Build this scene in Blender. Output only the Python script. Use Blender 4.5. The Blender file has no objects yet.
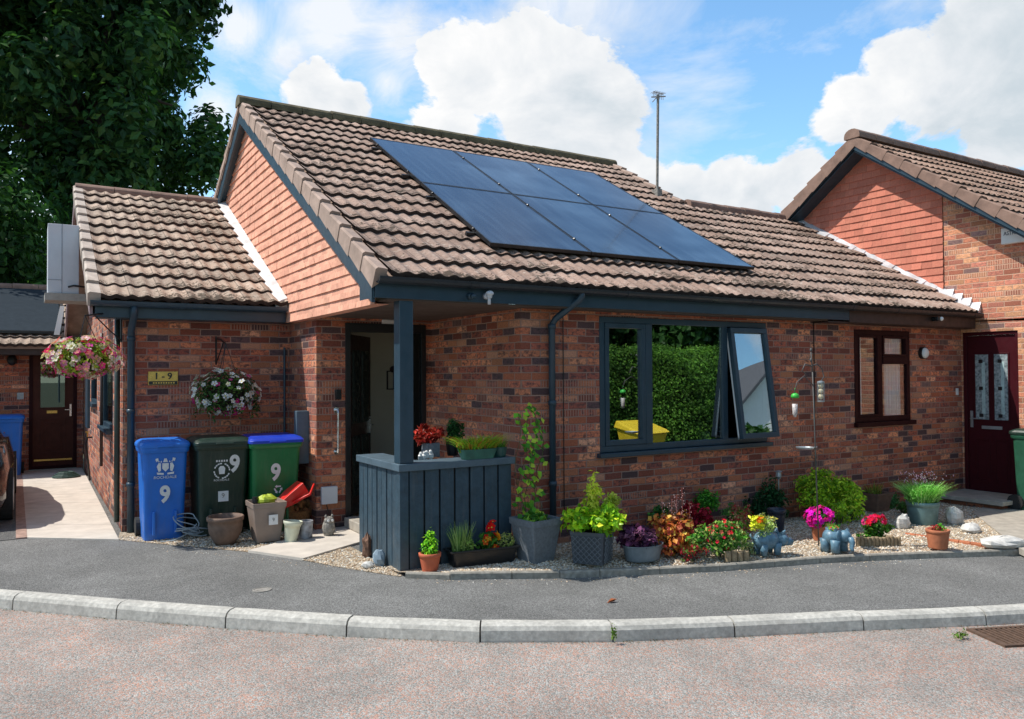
import bpy, math, random
from mathutils import Vector, Matrix
R = random.Random(7)
scene = bpy.context.scene
col = scene.collection
PI = math.pi

# ------------------------------------------------------------------ camera
CX, CY, W = 512.0, 359.5, 1024.0
VL, VR = (30.0, 377.0), (1825.0, 367.0)
FPX = math.sqrt(-((VL[0]-CX)*(VR[0]-CX)+(VL[1]-CY)*(VR[1]-CY)))
def _c(p): return Vector((p[0]-CX, -(p[1]-CY), -FPX)).normalized()
_x, _y = _c(VR), _c(VL)
_z = _x.cross(_y)
M3 = Matrix((_x, _y, _z))
CAM = Vector((0, 0, 1.71))
cd = bpy.data.cameras.new('camera'); cam = bpy.data.objects.new('camera', cd); col.objects.link(cam)
cd.sensor_width = 36; cd.lens = FPX*36/W; cd.clip_end = 2000; cd.clip_start = 0.05
cam.matrix_world = Matrix.Translation(CAM) @ M3.to_4x4()
scene.camera = cam
# survey helpers: where a sight line meets a level, a front-facing plane or a side-facing plane
def ray(x, y): return M3 @ Vector((x-CX, -(y-CY), -FPX))
def G(x, y, z=0.0):
    d = ray(x, y); return CAM + d*((z-CAM.z)/d.z)
def FY(x, y, Y):
    d = ray(x, y); return CAM + d*(Y/d.y)
def FX(x, y, X):
    d = ray(x, y); return CAM + d*(X/d.x)
def mpp(P): return (M3.transposed() @ (P-CAM)).z*-1/FPX
def sm(a, b, x):
    t = min(1, max(0, (x-a)/(b-a))); return t*t*(3-2*t)
def gz(X): return -0.15*sm(4.0, 11.5, X)                 # garden level
def pvz(X): return -0.07*sm(2.75, 4.2, X) - 0.11*sm(4.0, 11, X)   # pavement level
def GZ(x, y, f):
    z = 0
    for _ in range(8): P = G(x, y, z); z = f(P.x)
    return P

# ------------------------------------------------------------------ mesh builder
class MB:
    def __init__(s): s.v = []; s.f = []; s.m = []; s.c = []; s.uv = None
    def face(s, pts, m=0, c=None):
        i = len(s.v)
        for p in pts: s.v.append(tuple(p)); s.c.append(c or (1, 1, 1))
        s.f.append(tuple(range(i, i+len(pts)))); s.m.append(m)
    def box(s, x0, x1, y0, y1, z0, z1, m=0, T=None, c=None):
        P = [(x0,y0,z0),(x1,y0,z0),(x1,y1,z0),(x0,y1,z0),(x0,y0,z1),(x1,y0,z1),(x1,y1,z1),(x0,y1,z1)]
        if T is not None: P = [tuple(T @ Vector(p)) for p in P]
        i = len(s.v); s.v += P; s.c += [c or (1,1,1)]*8
        for f in ((0,3,2,1),(4,5,6,7),(0,1,5,4),(1,2,6,5),(2,3,7,6),(3,0,4,7)):
            s.f.append(tuple(i+k for k in f)); s.m.append(m)
        return s
    def tube(s, pts, r, n=8, m=0, c=None, cap=True):
        pts = [Vector(p) for p in pts]; rs = r if isinstance(r, (list, tuple)) else [r]*len(pts)
        rings = []; up = None
        for k, p in enumerate(pts):
            d = (pts[min(k+1, len(pts)-1)]-pts[max(k-1, 0)]).normalized()
            if up is None:
                a = Vector((0,0,1)) if abs(d.z) < .9 else Vector((1,0,0))
                up = (a - d*a.dot(d)).normalized()
            else:
                up = (up - d*up.dot(d)).normalized()
            sd = d.cross(up); i = len(s.v)
            for j in range(n):
                t = 2*PI*j/n; q = p + (up*math.cos(t)+sd*math.sin(t))*rs[k]
                s.v.append(tuple(q)); s.c.append(c or (1,1,1))
            rings.append(i)
        for a, b in zip(rings, rings[1:]):
            for j in range(n):
                s.f.append((a+j, a+(j+1)%n, b+(j+1)%n, b+j)); s.m.append(m)
        if cap:
            s.f.append(tuple(rings[0]+j for j in range(n))[::-1]); s.m.append(m)
            s.f.append(tuple(rings[-1]+j for j in range(n))); s.m.append(m)
        return s
    def loft(s, rings, m=0, cap0=True, cap1=True, c=None):
        n = len(rings[0]); idx = []
        for r_ in rings:
            idx.append(len(s.v)); s.v += [tuple(p) for p in r_]; s.c += [c or (1,1,1)]*n
        for a, b in zip(idx, idx[1:]):
            for j in range(n): s.f.append((a+j, a+(j+1)%n, b+(j+1)%n, b+j)); s.m.append(m)
        if cap0: s.f.append(tuple(idx[0]+j for j in range(n))[::-1]); s.m.append(m)
        if cap1: s.f.append(tuple(idx[-1]+j for j in range(n))); s.m.append(m)
        return s
    def lathe(s, c, prof, n=24, m=0, cap0=True, cap1=True, sq=None):
        return s.loft([[(c[0]+r*math.cos(2*PI*j/n)*(sq or 1), c[1]+r*math.sin(2*PI*j/n), c[2]+z) for j in range(n)] for r, z in prof], m, cap0, cap1)
    def ell(s, c, r, n=12, m=0, col=None, rot=None, bump=0):
        i = len(s.v); k = n//2+1
        for a in range(k+1):
            t = PI*a/k
            for b in range(n):
                p = Vector((math.sin(t)*math.cos(2*PI*b/n)*r[0], math.sin(t)*math.sin(2*PI*b/n)*r[1], math.cos(t)*r[2]))
                if bump: p *= 1+bump*(R.random()-.5)
                if rot: p = rot @ p
                s.v.append((c[0]+p.x, c[1]+p.y, c[2]+p.z)); s.c.append(col or (1,1,1))
        for a in range(k):
            for b in range(n): s.f.append((i+a*n+b, i+(a+1)*n+b, i+(a+1)*n+(b+1)%n, i+a*n+(b+1)%n)); s.m.append(m)
        return s
def rrect(cx, cy, hx, hy, r, z, n=4, T=None):
    out = []
    for (sx, sy, a0) in ((1,1,0),(-1,1,PI/2),(-1,-1,PI),(1,-1,1.5*PI)):
        for k in range(n+1):
            a = a0+PI/2*k/n
            p = Vector((cx+sx*(hx-r)+r*math.cos(a), cy+sy*(hy-r)+r*math.sin(a), z))
            out.append(tuple(T @ p) if T is not None else tuple(p))
    return out
ORG = {}
def make(name, mb, mats, parent=None, origin=None, smooth=False, bevel=0, label=None, vcol=False):
    me = bpy.data.meshes.new(name)
    o = bpy.data.objects.new(name, me); col.objects.link(o)
    org = ORG[parent] if parent is not None else Vector(origin or (0,0,0))
    ORG[o] = org
    me.from_pydata([(v[0]-org.x, v[1]-org.y, v[2]-org.z) for v in mb.v], [], mb.f)
    if not isinstance(mats, (list, tuple)): mats = [mats]
    for m in mats: me.materials.append(m)
    if len(mats) > 1: me.polygons.foreach_set('material_index', mb.m)
    if vcol:
        a = me.color_attributes.new('Col', 'FLOAT_COLOR', 'POINT')
        buf = []
        for c in mb.c: buf += [c[0], c[1], c[2], 1]
        a.data.foreach_set('color', buf)
    if mb.uv:
        l = me.uv_layers.new(name='UVMap'); buf = []
        for p in me.polygons:
            for vi in p.vertices: buf += list(mb.uv[vi])
        l.data.foreach_set('uv', buf)
    if smooth: me.polygons.foreach_set('use_smooth', [True]*len(me.polygons))
    if parent is not None: o.parent = parent
    else: o.location = org
    if bevel:
        b = o.modifiers.new('bevel', 'BEVEL'); b.width = bevel; b.segments = 2; b.limit_method = 'ANGLE'
    if label: o['label'] = label
    me.update()
    return o
def thing(name, label, cat, loc=(0,0,0), group=None):
    o = bpy.data.objects.new(name, None); col.objects.link(o); o.location = loc; o.empty_display_size = .1
    ORG[o] = Vector(loc); o['label'] = label; o['category'] = cat
    if group: o['group'] = group
    return o
def tag(o, label, cat, group=None, kind=None):
    o['label'] = label; o['category'] = cat
    if group: o['group'] = group
    if kind: o['kind'] = kind
    return o
def struct(name, mb, mats, **k):
    o = make(name, mb, mats, **k); o['kind'] = 'structure'; return o
def text(name, s, size, mat, parent, loc, rot, bold=.0, sx=1, ex=.001):
    cu = bpy.data.curves.new(name, 'FONT'); cu.body = s; cu.size = size; cu.align_x = 'CENTER'; cu.align_y = 'CENTER'
    cu.offset = bold; cu.extrude = ex; cu.resolution_u = 4
    t = bpy.data.objects.new(name, cu); col.objects.link(t)
    dg = bpy.context.evaluated_depsgraph_get(); me = bpy.data.meshes.new_from_object(t.evaluated_get(dg))
    bpy.data.objects.remove(t); o = bpy.data.objects.new(name, me); col.objects.link(o)
    me.materials.clear(); me.materials.append(mat)
    o.parent = parent; o.location = Vector(loc)-ORG[parent]; o.rotation_euler = rot; o.scale = (sx, 1, 1); ORG[o] = Vector(loc)
    return o
FRONT = (PI/2, 0, 0)
SIDE = (PI/2, 0, -PI/2)

# ------------------------------------------------------------------ materials
class NT:
    def __init__(s, mat): s.t = mat.node_tree; s.n = s.t.nodes; s.l = s.t.links
    def new(s, t, **k):
        n = s.n.new(t)
        for a, b in k.items(): setattr(n, a, b)
        return n
    def inp(s, n, i, v):
        if v is None: return
        if isinstance(v, (int, float, tuple)):
            try: n.inputs[i].default_value = v
            except Exception: n.inputs[i].default_value = v[:3]
        else: s.l.new(v, n.inputs[i])
    def math(s, op, a, b=None, c=None, clamp=False):
        n = s.new('ShaderNodeMath', operation=op, use_clamp=clamp)
        for i, v in enumerate((a, b, c)): s.inp(n, i, v)
        return n.outputs[0]
    def vmath(s, op, a, b=None):
        n = s.new('ShaderNodeVectorMath', operation=op); s.inp(n, 0, a); s.inp(n, 1, b)
        return n.outputs[1] if op in ('DISTANCE', 'LENGTH', 'DOT_PRODUCT') else n.outputs[0]
    def noise(s, vec, scale, detail=4, rough=.5, dist=0):
        n = s.new('ShaderNodeTexNoise'); s.inp(n, 'Vector', vec); s.inp(n, 'Scale', scale); s.inp(n, 'Detail', detail)
        s.inp(n, 'Roughness', rough); s.inp(n, 'Distortion', dist); return n.outputs[0]
    def ramp(s, fac, stops, mode='LINEAR'):
        n = s.new('ShaderNodeValToRGB'); s.inp(n, 0, fac); n.color_ramp.interpolation = mode
        e = n.color_ramp.elements
        while len(e) < len(stops): e.new(.5)
        for k, (p, c) in enumerate(stops):
            e[k].position = p; e[k].color = (c, c, c, 1) if isinstance(c, (int, float)) else (*c, 1)
        return n.outputs[0]
    def mix(s, fac, a, b, mode='MIX'):
        n = s.new('ShaderNodeMix', data_type='RGBA', blend_type=mode); s.inp(n, 0, fac)
        for i, v in ((6, a), (7, b)):
            if isinstance(v, tuple): v = (*v[:3], 1)
            s.inp(n, i, v)
        return n.outputs[2]
    def comb(s, x, y, z=0.0):
        n = s.new('ShaderNodeCombineXYZ'); s.inp(n, 0, x); s.inp(n, 1, y); s.inp(n, 2, z); return n.outputs[0]
    def sep(s, v):
        n = s.new('ShaderNodeSeparateXYZ'); s.inp(n, 0, v); return n.outputs
    def wn(s, v):
        n = s.new('ShaderNodeTexWhiteNoise', noise_dimensions='3D'); s.inp(n, 0, v); return n.outputs[0]
    def bump(s, h, strength=.5, dist=.01):
        n = s.new('ShaderNodeBump'); s.inp(n, 'Height', h); s.inp(n, 'Strength', strength); s.inp(n, 'Distance', dist); return n.outputs[0]
def newmat(name):
    m = bpy.data.materials.new(name); m.use_nodes = True
    t = NT(m); b = t.n['Principled BSDF']; return m, t, b
def pos(t):
    return t.new('ShaderNodeNewGeometry').outputs['Position']
def simple(name, c, rough=.6, var=.25, scale=12, bump=.15, metal=0, spec=.5, dirt=0, coat=0, grime=0):
    m, t, b = newmat(name); p = pos(t)
    n = t.noise(p, scale, 6, .6); f = t.ramp(n, [(.3, 1-var), (.7, 1+var*.6)])
    cc = t.mix(1.0, c, f, 'MULTIPLY')
    if dirt:
        d = t.ramp(t.noise(p, 3.1, 5, .65, .5), [(.42, 0.0), (.7, dirt)]); cc = t.mix(d, cc, tuple(x*.35+.02 for x in c))
    if grime:
        z = t.sep(p)[2]; gm = t.math('ADD', t.noise(t.vmath('MULTIPLY', p, (22.0, 22.0, 2.0)), 1.0, 5, .65), t.ramp(z, [(.0, .22), (.5, 0.0)]))
        cc = t.mix(t.math('MULTIPLY', t.ramp(gm, [(.52, 0.0), (.8, 1.0)]), grime), cc, (.20, .18, .15))
        sc = t.ramp(t.noise(t.vmath('MULTIPLY', p, (6.0, 6.0, 60.0)), 3.0, 3, .7), [(.68, 0.0), (.72, 1.0)]); cc = t.mix(t.math('MULTIPLY', sc, grime*.5), cc, tuple(min(1, x*1.8+.06) for x in c))
    t.inp(b, 'Base Color', cc); b.inputs['Metallic'].default_value = metal
    b.inputs['Specular IOR Level'].default_value = spec
    r = t.ramp(t.noise(p, scale*2.3, 4), [(.3, max(0, rough-.08)), (.7, min(1, rough+.12))]); t.inp(b, 'Roughness', r)
    if coat: b.inputs['Coat Weight'].default_value = coat
    if bump: t.inp(b, 'Normal', t.bump(t.noise(p, scale*6, 4, .7), bump, .004))
    return m
def brick_mat(name, stops, mortar, off=0.0, pale=0.0, smudge=.82):
    m, t, b = newmat(name); p = pos(t); x, y, z = t.sep(p)[:3]
    u = t.math('ADD', t.math('ADD', x, y), 20.0+off)
    w1 = t.math('MULTIPLY', t.math('SUBTRACT', t.noise(p, 11, 4), .5), .014)
    zz = t.math('ADD', t.math('DIVIDE', t.math('ADD', z, w1), .075), 50.0)
    row = t.math('FLOOR', zz); fz = t.math('FRACT', zz)
    ru = t.wn(t.comb(row, 3.3))
    uu = t.math('ADD', t.math('DIVIDE', t.math('ADD', u, w1), .225), t.math('ADD', t.math('MULTIPLY', t.math('MODULO', row, 2.0), .5), t.math('MULTIPLY', ru, .06)))
    cu = t.math('FLOOR', uu); fu = t.math('FRACT', uu)
    hv = t.wn(t.comb(cu, row)); hv2 = t.wn(t.comb(cu, row, 7.7))
    base = t.ramp(hv, stops, 'CONSTANT')
    # reduction-fired bands, smudges and creased faces on the rustic brick
    n1 = t.noise(t.comb(t.math('MULTIPLY', u, 1.0), t.math('MULTIPLY', z, 1.6), hv), 21, 5, .65)
    sm_ = t.math('MULTIPLY', t.ramp(n1, [(.46, 0.0), (.62, 1.0)]), t.ramp(hv2, [(.25, 0.0), (.45, 1.0)]))
    base = t.mix(t.math('MULTIPLY', sm_, smudge), base, (.05, .038, .042))
    n2 = t.noise(p, 60, 5, .7); base = t.mix(1.0, base, t.ramp(n2, [(.25, .6), (.75, 1.35)]), 'MULTIPLY')
    base = t.mix(1.0, base, t.math('ADD', t.math('MULTIPLY', hv2, .75), .6), 'MULTIPLY')
    if pale:
        base = t.mix(t.math('MULTIPLY', t.ramp(t.noise(p, 4, 5, .7), [(.55, 0.0), (.75, 1.0)]), pale), base, (.5, .46, .42))
    # vertical raking marks seen on some bricks
    st = t.math('GREATER_THAN', t.math('SINE', t.math('MULTIPLY', u, 190.0)), .35)
    st = t.math('MULTIPLY', st, t.math('GREATER_THAN', t.wn(t.comb(t.math('FLOOR', t.math('DIVIDE', uu, 3.0)), row, 4.4)), .84))
    base = t.mix(t.math('MULTIPLY', st, .6), base, tuple(min(.8, q*1.25) for q in mortar))
    ez = t.math('MINIMUM', fz, t.math('SUBTRACT', 1.0, fz)); eu = t.math('MULTIPLY', t.math('MINIMUM', fu, t.math('SUBTRACT', 1.0, fu)), 3.0)
    e = t.math('ADD', t.math('MINIMUM', ez, eu), t.math('MULTIPLY', t.math('SUBTRACT', t.noise(p, 55, 4), .5), .09))
    mk = t.ramp(e, [(.055, 0.0), (.1, 1.0)])
    big = t.ramp(t.noise(p, 1.3, 4, .6), [(.3, .82), (.7, 1.15)])
    c = t.mix(mk, mortar, base); c = t.mix(1.0, c, big, 'MULTIPLY')
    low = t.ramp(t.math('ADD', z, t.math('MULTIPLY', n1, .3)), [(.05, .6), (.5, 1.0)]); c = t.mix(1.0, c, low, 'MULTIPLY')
    t.inp(b, 'Base Color', c); b.inputs['Roughness'].default_value = .9
    h = t.math('ADD', t.math('MULTIPLY', mk, .8), t.math('MULTIPLY', n2, .45))
    t.inp(b, 'Normal', t.bump(h, .9, .008))
    return m
def tile_mat(name, base, moss=.5, gauge=.343, tw=.3):
    m, t, b = newmat(name); uv = t.new('ShaderNodeUVMap').outputs[0]; p = pos(t)
    u, v, _ = t.sep(uv)[:3]
    k = t.math('FLOOR', t.math('DIVIDE', v, gauge)); fv = t.math('FRACT', t.math('DIVIDE', v, gauge))
    cu = t.math('FLOOR', t.math('DIVIDE', u, tw)); hv = t.wn(t.comb(cu, k, 1.5)); h2 = t.wn(t.comb(cu, k, 9.5))
    c = t.mix(1.0, base, t.math('ADD', t.math('MULTIPLY', hv, .5), .74), 'MULTIPLY')
    c = t.mix(t.math('MULTIPLY', h2, .35), c, (base[0]*1.02, base[1]*.86, base[2]*.76))
    c = t.mix(1.0, c, t.ramp(t.noise(p, 45, 6, .7), [(.3, .72), (.7, 1.25)]), 'MULTIPLY')
    c = t.mix(1.0, c, t.ramp(t.noise(p, 2.0, 5, .6), [(.3, .75), (.7, 1.2)]), 'MULTIPLY')
    li = t.math('MULTIPLY', t.ramp(t.noise(p, 16, 5, .7), [(.55, 0.0), (.66, 1.0)]), .5); c = t.mix(li, c, (.52, .47, .4))
    # moss and black lichen gather above each tile's lower edge
    edge = t.ramp(fv, [(0.0, 1.0), (.3, .55), (.75, .15)])
    mo = t.noise(p, 15, 5, .7, .9); mo2 = t.noise(p, 1.1, 3)
    q = t.math('ADD', t.math('ADD', mo, t.math('MULTIPLY', edge, .2)), t.math('MULTIPLY', t.math('SUBTRACT', mo2, .5), .5))
    mk = t.ramp(q, [(.76-.12*moss, 0.0), (.79-.12*moss, 1.0)])
    mc = t.mix(t.noise(p, 30, 3), (.022, .016, .013), (.06, .048, .03))
    c = t.mix(t.math('MULTIPLY', mk, .85), c, mc)
    j = t.math('MULTIPLY', t.math('LESS_THAN', t.math('FRACT', t.math('DIVIDE', u, tw)), .025), .6); c = t.mix(j, c, (.05, .04, .035))
    t.inp(b, 'Base Color', c); b.inputs['Roughness'].default_value = .92; b.inputs['Specular IOR Level'].default_value = .2
    t.inp(b, 'Normal', t.bump(t.math('ADD', t.noise(p, 90, 4, .7), t.math('MULTIPLY', mk, 1.0)), .5, .006))
    return m
def cladding_mat(name, base):
    m, t, b = newmat(name); p = pos(t); x, y, z = t.sep(p)[:3]
    k = t.math('FLOOR', t.math('DIVIDE', t.math('SUBTRACT', z, .007), .1135))
    uu = t.math('ADD', t.math('DIVIDE', y, .165), t.math('MULTIPLY', t.math('MODULO', k, 2.0), .5))
    hv = t.wn(t.comb(t.math('FLOOR', uu), k)); fu = t.math('FRACT', uu)
    c = t.mix(1.0, base, t.math('ADD', t.math('MULTIPLY', hv, .3), .85), 'MULTIPLY')
    c = t.mix(t.math('MULTIPLY', t.ramp(t.noise(p, 5, 5, .7), [(.5, 0.0), (.75, 1.0)]), .35), c, (base[0]*1.1, base[1]*1.5, base[2]*1.4))
    c = t.mix(1.0, c, t.ramp(t.noise(p, 40, 5, .7), [(.3, .82), (.7, 1.12)]), 'MULTIPLY')
    j = t.math('LESS_THAN', fu, .028); c = t.mix(t.math('MULTIPLY', j, .45), c, (.1, .04, .03))
    t.inp(b, 'Base Color', c); b.inputs['Roughness'].default_value = .85
    t.inp(b, 'Normal', t.bump(t.math('ADD', t.noise(p, 50, 4), t.math('MULTIPLY', hv, 1.5)), .3, .004))
    return m
def leaf_mat(name, rough=.5, trans=.35):
    m, t, b = newmat(name); a = t.new('ShaderNodeAttribute', attribute_name='Col').outputs[0]
    c = t.mix(1.0, a, t.ramp(t.noise(pos(t), 8, 3), [(.3, .75), (.7, 1.2)]), 'MULTIPLY')
    t.inp(b, 'Base Color', c); b.inputs['Roughness'].default_value = rough; b.inputs['Specular IOR Level'].default_value = .15
    tr = t.new('ShaderNodeBsdfTranslucent'); t.inp(tr, 0, t.mix(1.0, c, (1.0, 1.15, .5), 'MULTIPLY'))
    mx = t.new('ShaderNodeMixShader'); mx.inputs[0].default_value = trans
    t.l.new(b.outputs[0], mx.inputs[1]); t.l.new(tr.outputs[0], mx.inputs[2]); t.l.new(mx.outputs[0], t.n['Material Output'].inputs[0])
    return m
def glass_mat(name, refl=.45, tint=(.75, .8, .8), ob=.6):
    m, t, b = newmat(name)
    g = t.new('ShaderNodeBsdfGlossy'); g.inputs['Roughness'].default_value = .0; g.inputs[0].default_value = (.85, .9, .92, 1)
    bp = t.bump(t.noise(pos(t), 1.2, 1), .04, .03); t.l.new(bp, g.inputs['Normal'])
    tr = t.new('ShaderNodeBsdfTransparent'); tr.inputs[0].default_value = (*tint, 1)
    fr = t.new('ShaderNodeLayerWeight'); fr.inputs[0].default_value = .35
    f = t.math('ADD', t.math('MULTIPLY', fr.outputs[1], ob), refl*.6, clamp=True)
    mx = t.new('ShaderNodeMixShader'); t.l.new(f, mx.inputs[0]); t.l.new(tr.outputs[0], mx.inputs[1]); t.l.new(g.outputs[0], mx.inputs[2])
    t.l.new(mx.outputs[0], t.n['Material Output'].inputs[0]); return m

BR = [(0, (.56,.17,.085)), (.18, (.40,.11,.065)), (.36, (.64,.22,.11)), (.50, (.31,.09,.06)), (.66, (.68,.27,.14)), (.78, (.13,.07,.07)), (.86, (.70,.33,.20)), (.91, (.50,.15,.085))]
BR2 = [(0, (.60,.22,.125)), (.2, (.52,.175,.105)), (.38, (.66,.28,.15)), (.54, (.56,.21,.13)), (.7, (.70,.34,.18)), (.84, (.3,.17,.15)), (.9, (.58,.21,.14))]
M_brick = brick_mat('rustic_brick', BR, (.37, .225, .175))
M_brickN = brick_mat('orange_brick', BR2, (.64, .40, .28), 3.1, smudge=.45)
M_tile = tile_mat('roof_tile', (.33, .235, .19), .75)
M_tileL = tile_mat('mossy_roof_tile', (.40, .31, .245), .8)
M_tileN = tile_mat('plain_brown_tile', (.34, .225, .17), .3)
M_riser = simple('mossy_shaded_tile_nose', (.055, .036, .028), .95, .5, 20, .6)  # moss, plus the shade below each tile edge put into the near-black colour
M_clad = cladding_mat('red_tile_hanging', (.78, .375, .255))
M_cladN = cladding_mat('deep_red_tile_hanging', (.60, .20, .13))
M_verge = simple('verge_tile', (.43, .31, .25), .9, .3, 5, .4, dirt=.3)
M_ridge = simple('mossy_ridge', (.15, .125, .07), .95, .5, 9, .8, dirt=.5)
M_ridgeN = simple('brown_ridge', (.27, .17, .13), .9, .3, 6, .4)
M_slate = simple('slate_blue_paint', (.026, .056, .082), .36, .15, 6, .1)
M_board = simple('slate_blue_timber', (.032, .066, .094), .55, .3, 14, .5, grime=.22)
M_capm = simple('slate_blue_cap', (.085, .13, .165), .5, .2, 9, .3)
M_black = simple('black_plastic', (.012, .013, .015), .35, .2, 8, .05)
M_brown = simple('rosewood_upvc', (.03, .007, .008), .5, .2, 7, .05, spec=.12)
M_brownf = simple('brown_fascia', (.05, .03, .026), .5, .25, 6, .1)
M_dkdoor = simple('dark_door', (.03, .012, .009), .35, .25, 9, .1)
M_maroon = simple('maroon_door', (.055, .006, .010), .45, .12, 7, .08, spec=.2)
M_lead = simple('lead_flashing', (.70, .72, .74), .45, .3, 6, .5, metal=.2)
M_mortarw = simple('pale_mortar_fillet', (.6, .57, .53), .9, .3, 9, .6)
M_white = simple('white_plastic', (.8, .8, .78), .4, .06, 5, .05)
M_offw = simple('light_grey_panel', (.62, .64, .68), .5, .08, 4, .1)
M_cream = simple('cream_plaster', (.72, .66, .54), .8, .05, 3, .1)
M_conc = simple('concrete', (.42, .38, .32), .9, .25, 9, .5, dirt=.25)
M_path = simple('pale_path_concrete', (.60, .54, .47), .92, .14, 5, .5, dirt=.22)
M_kerb = simple('kerb_concrete', (.54, .52, .47), .93, .3, 30, .8, dirt=.45)
M_kerb2 = simple('edging_concrete', (.36, .33, .28), .93, .4, 22, .8, dirt=.5)
M_metal = simple('galvanised_metal', (.42, .46, .48), .42, .25, 9, .1, metal=.6)
M_steel = simple('bright_steel', (.75, .76, .77), .22, .05, 9, .02, metal=.95)
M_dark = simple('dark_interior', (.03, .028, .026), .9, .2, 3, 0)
M_terra = simple('terracotta', (.50, .17, .08), .85, .25, 15, .3, dirt=.25)
M_terra2 = simple('red_terracotta', (.50, .12, .055), .7, .2, 12, .2)
M_brownpot = simple('weathered_brown_pot', (.20, .125, .09), .7, .35, 10, .3, dirt=.3)
M_taupe = simple('taupe_plastic', (.27, .205, .17), .5, .15, 7, .1)
M_soil = simple('soil', (.03, .02, .014), .98, .5, 40, 1)
M_bin_blue = simple('blue_bin_plastic', (.012, .16, .62), .38, .12, 6, .12, grime=.18)
M_bin_blue2 = simple('royal_blue_lid_plastic', (.012, .05, .50), .35, .12, 6, .1, grime=.18)
M_bin_dk = simple('dark_green_bin_plastic', (.012, .034, .024), .4, .2, 6, .12, grime=.18)
M_bin_gr = simple('green_bin_plastic', (.012, .17, .052), .38, .15, 6, .12, grime=.18)
M_decal = simple('white_decal', (.75, .76, .76), .5, .1, 30, 0)
M_rubber = simple('rubber', (.02, .02, .02), .8, .2, 20, .2)
M_red = simple('red_plastic', (.75, .025, .018), .35, .1, 8, .05)
M_wick = simple('wicker_cones', (.28, .13, .045), .9, .5, 60, 1)
M_rock = simple('white_rock', (.66, .64, .60), .9, .3, 14, 1, dirt=.15)
M_stone = simple('grey_stone', (.30, .28, .25), .9, .5, 30, 1)
M_drift = simple('driftwood', (.22, .12, .08), .95, .5, 30, 1)
M_bluec = simple('blue_glazed_ceramic', (.12, .23, .31), .4, .4, 30, .3, coat=.3)
M_planter = simple('dark_grey_planter', (.075, .085, .10), .6, .25, 30, .4)
M_planterL = simple('mid_grey_fibre_planter', (.16, .18, .20), .8, .25, 40, .5)
M_bark = simple('bark', (.055, .045, .036), .95, .5, 8, 1)
M_brass = simple('brass', (.62, .42, .12), .3, .1, 9, 0, metal=.8)
M_cable = simple('grey_cable', (.33, .38, .42), .5, .1, 9, 0)
M_yellow = simple('yellow_plastic', (.75, .52, .03), .5, .1, 5, 0)
M_render = simple('white_render', (.78, .78, .75), .9, .05, 3, .2)
M_log = simple('log_roll_timber', (.34, .25, .15), .95, .4, 30, .8)
M_carp = simple('dark_car_paint', (.022, .014, .012), .2, .1, 3, 0, metal=.3, coat=.8)
M_leaf = leaf_mat('leaf'); M_petal = leaf_mat('petal', .6, .3)
M_leafm = leaf_mat('glossy_leaf', .35, .22)
M_glass = glass_mat('window_glass', .6)
M_glass2 = glass_mat('small_window_glass', .12, (.95,.97,.97), .28)
M_curt = simple('net_curtain', (.7, .72, .74), .9, .1, 4, 0)
def frosted():
    m, t, b = newmat('leaded_door_glass'); p = pos(t)
    c = t.ramp(t.noise(p, 30, 4), [(.3, (.10, .14, .15)), (.7, (.4, .46, .48))]); t.inp(b, 'Base Color', c)
    b.inputs['Roughness'].default_value = .15; t.inp(b, 'Normal', t.bump(t.noise(p, 120, 2), .5, .003)); return m
M_frost = frosted()
def solar_mat():
    m, t, b = newmat('solar_cells'); uv = t.new('ShaderNodeUVMap').outputs[0]; u, v, _ = t.sep(uv)[:3]
    fu = t.math('FRACT', t.math('DIVIDE', u, .105)); fv = t.math('FRACT', t.math('DIVIDE', v, .21))
    ln = t.math('MAXIMUM', t.math('LESS_THAN', fu, .03), t.math('LESS_THAN', fv, .015))
    c = t.mix(t.math('MULTIPLY', ln, .45), (.006, .018, .05), (.03, .045, .07))
    haze = t.ramp(t.noise(pos(t), .55, 3, .6, .3), [(.47, 0.0), (.75, .34)]); streak = t.ramp(t.noise(t.vmath('MULTIPLY', pos(t), (14.0, 1.2, 1.2)), 1.0, 4), [(.45, 0.0), (.8, .12)]); c = t.mix(t.math('ADD', haze, streak), c, (.20, .32, .45))  # pale haze of reflected cloud painted into the cells, with fine streaks
    t.inp(b, 'Base Color', c); b.inputs['Roughness'].default_value = .2; b.inputs['Coat Weight'].default_value = .2
    b.inputs['Coat Roughness'].default_value = .05; b.inputs['Specular IOR Level'].default_value = .35
    t.inp(b, 'Normal', t.bump(t.noise(pos(t), 3, 2), .02, .02)); return m
M_solar = solar_mat()
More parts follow.
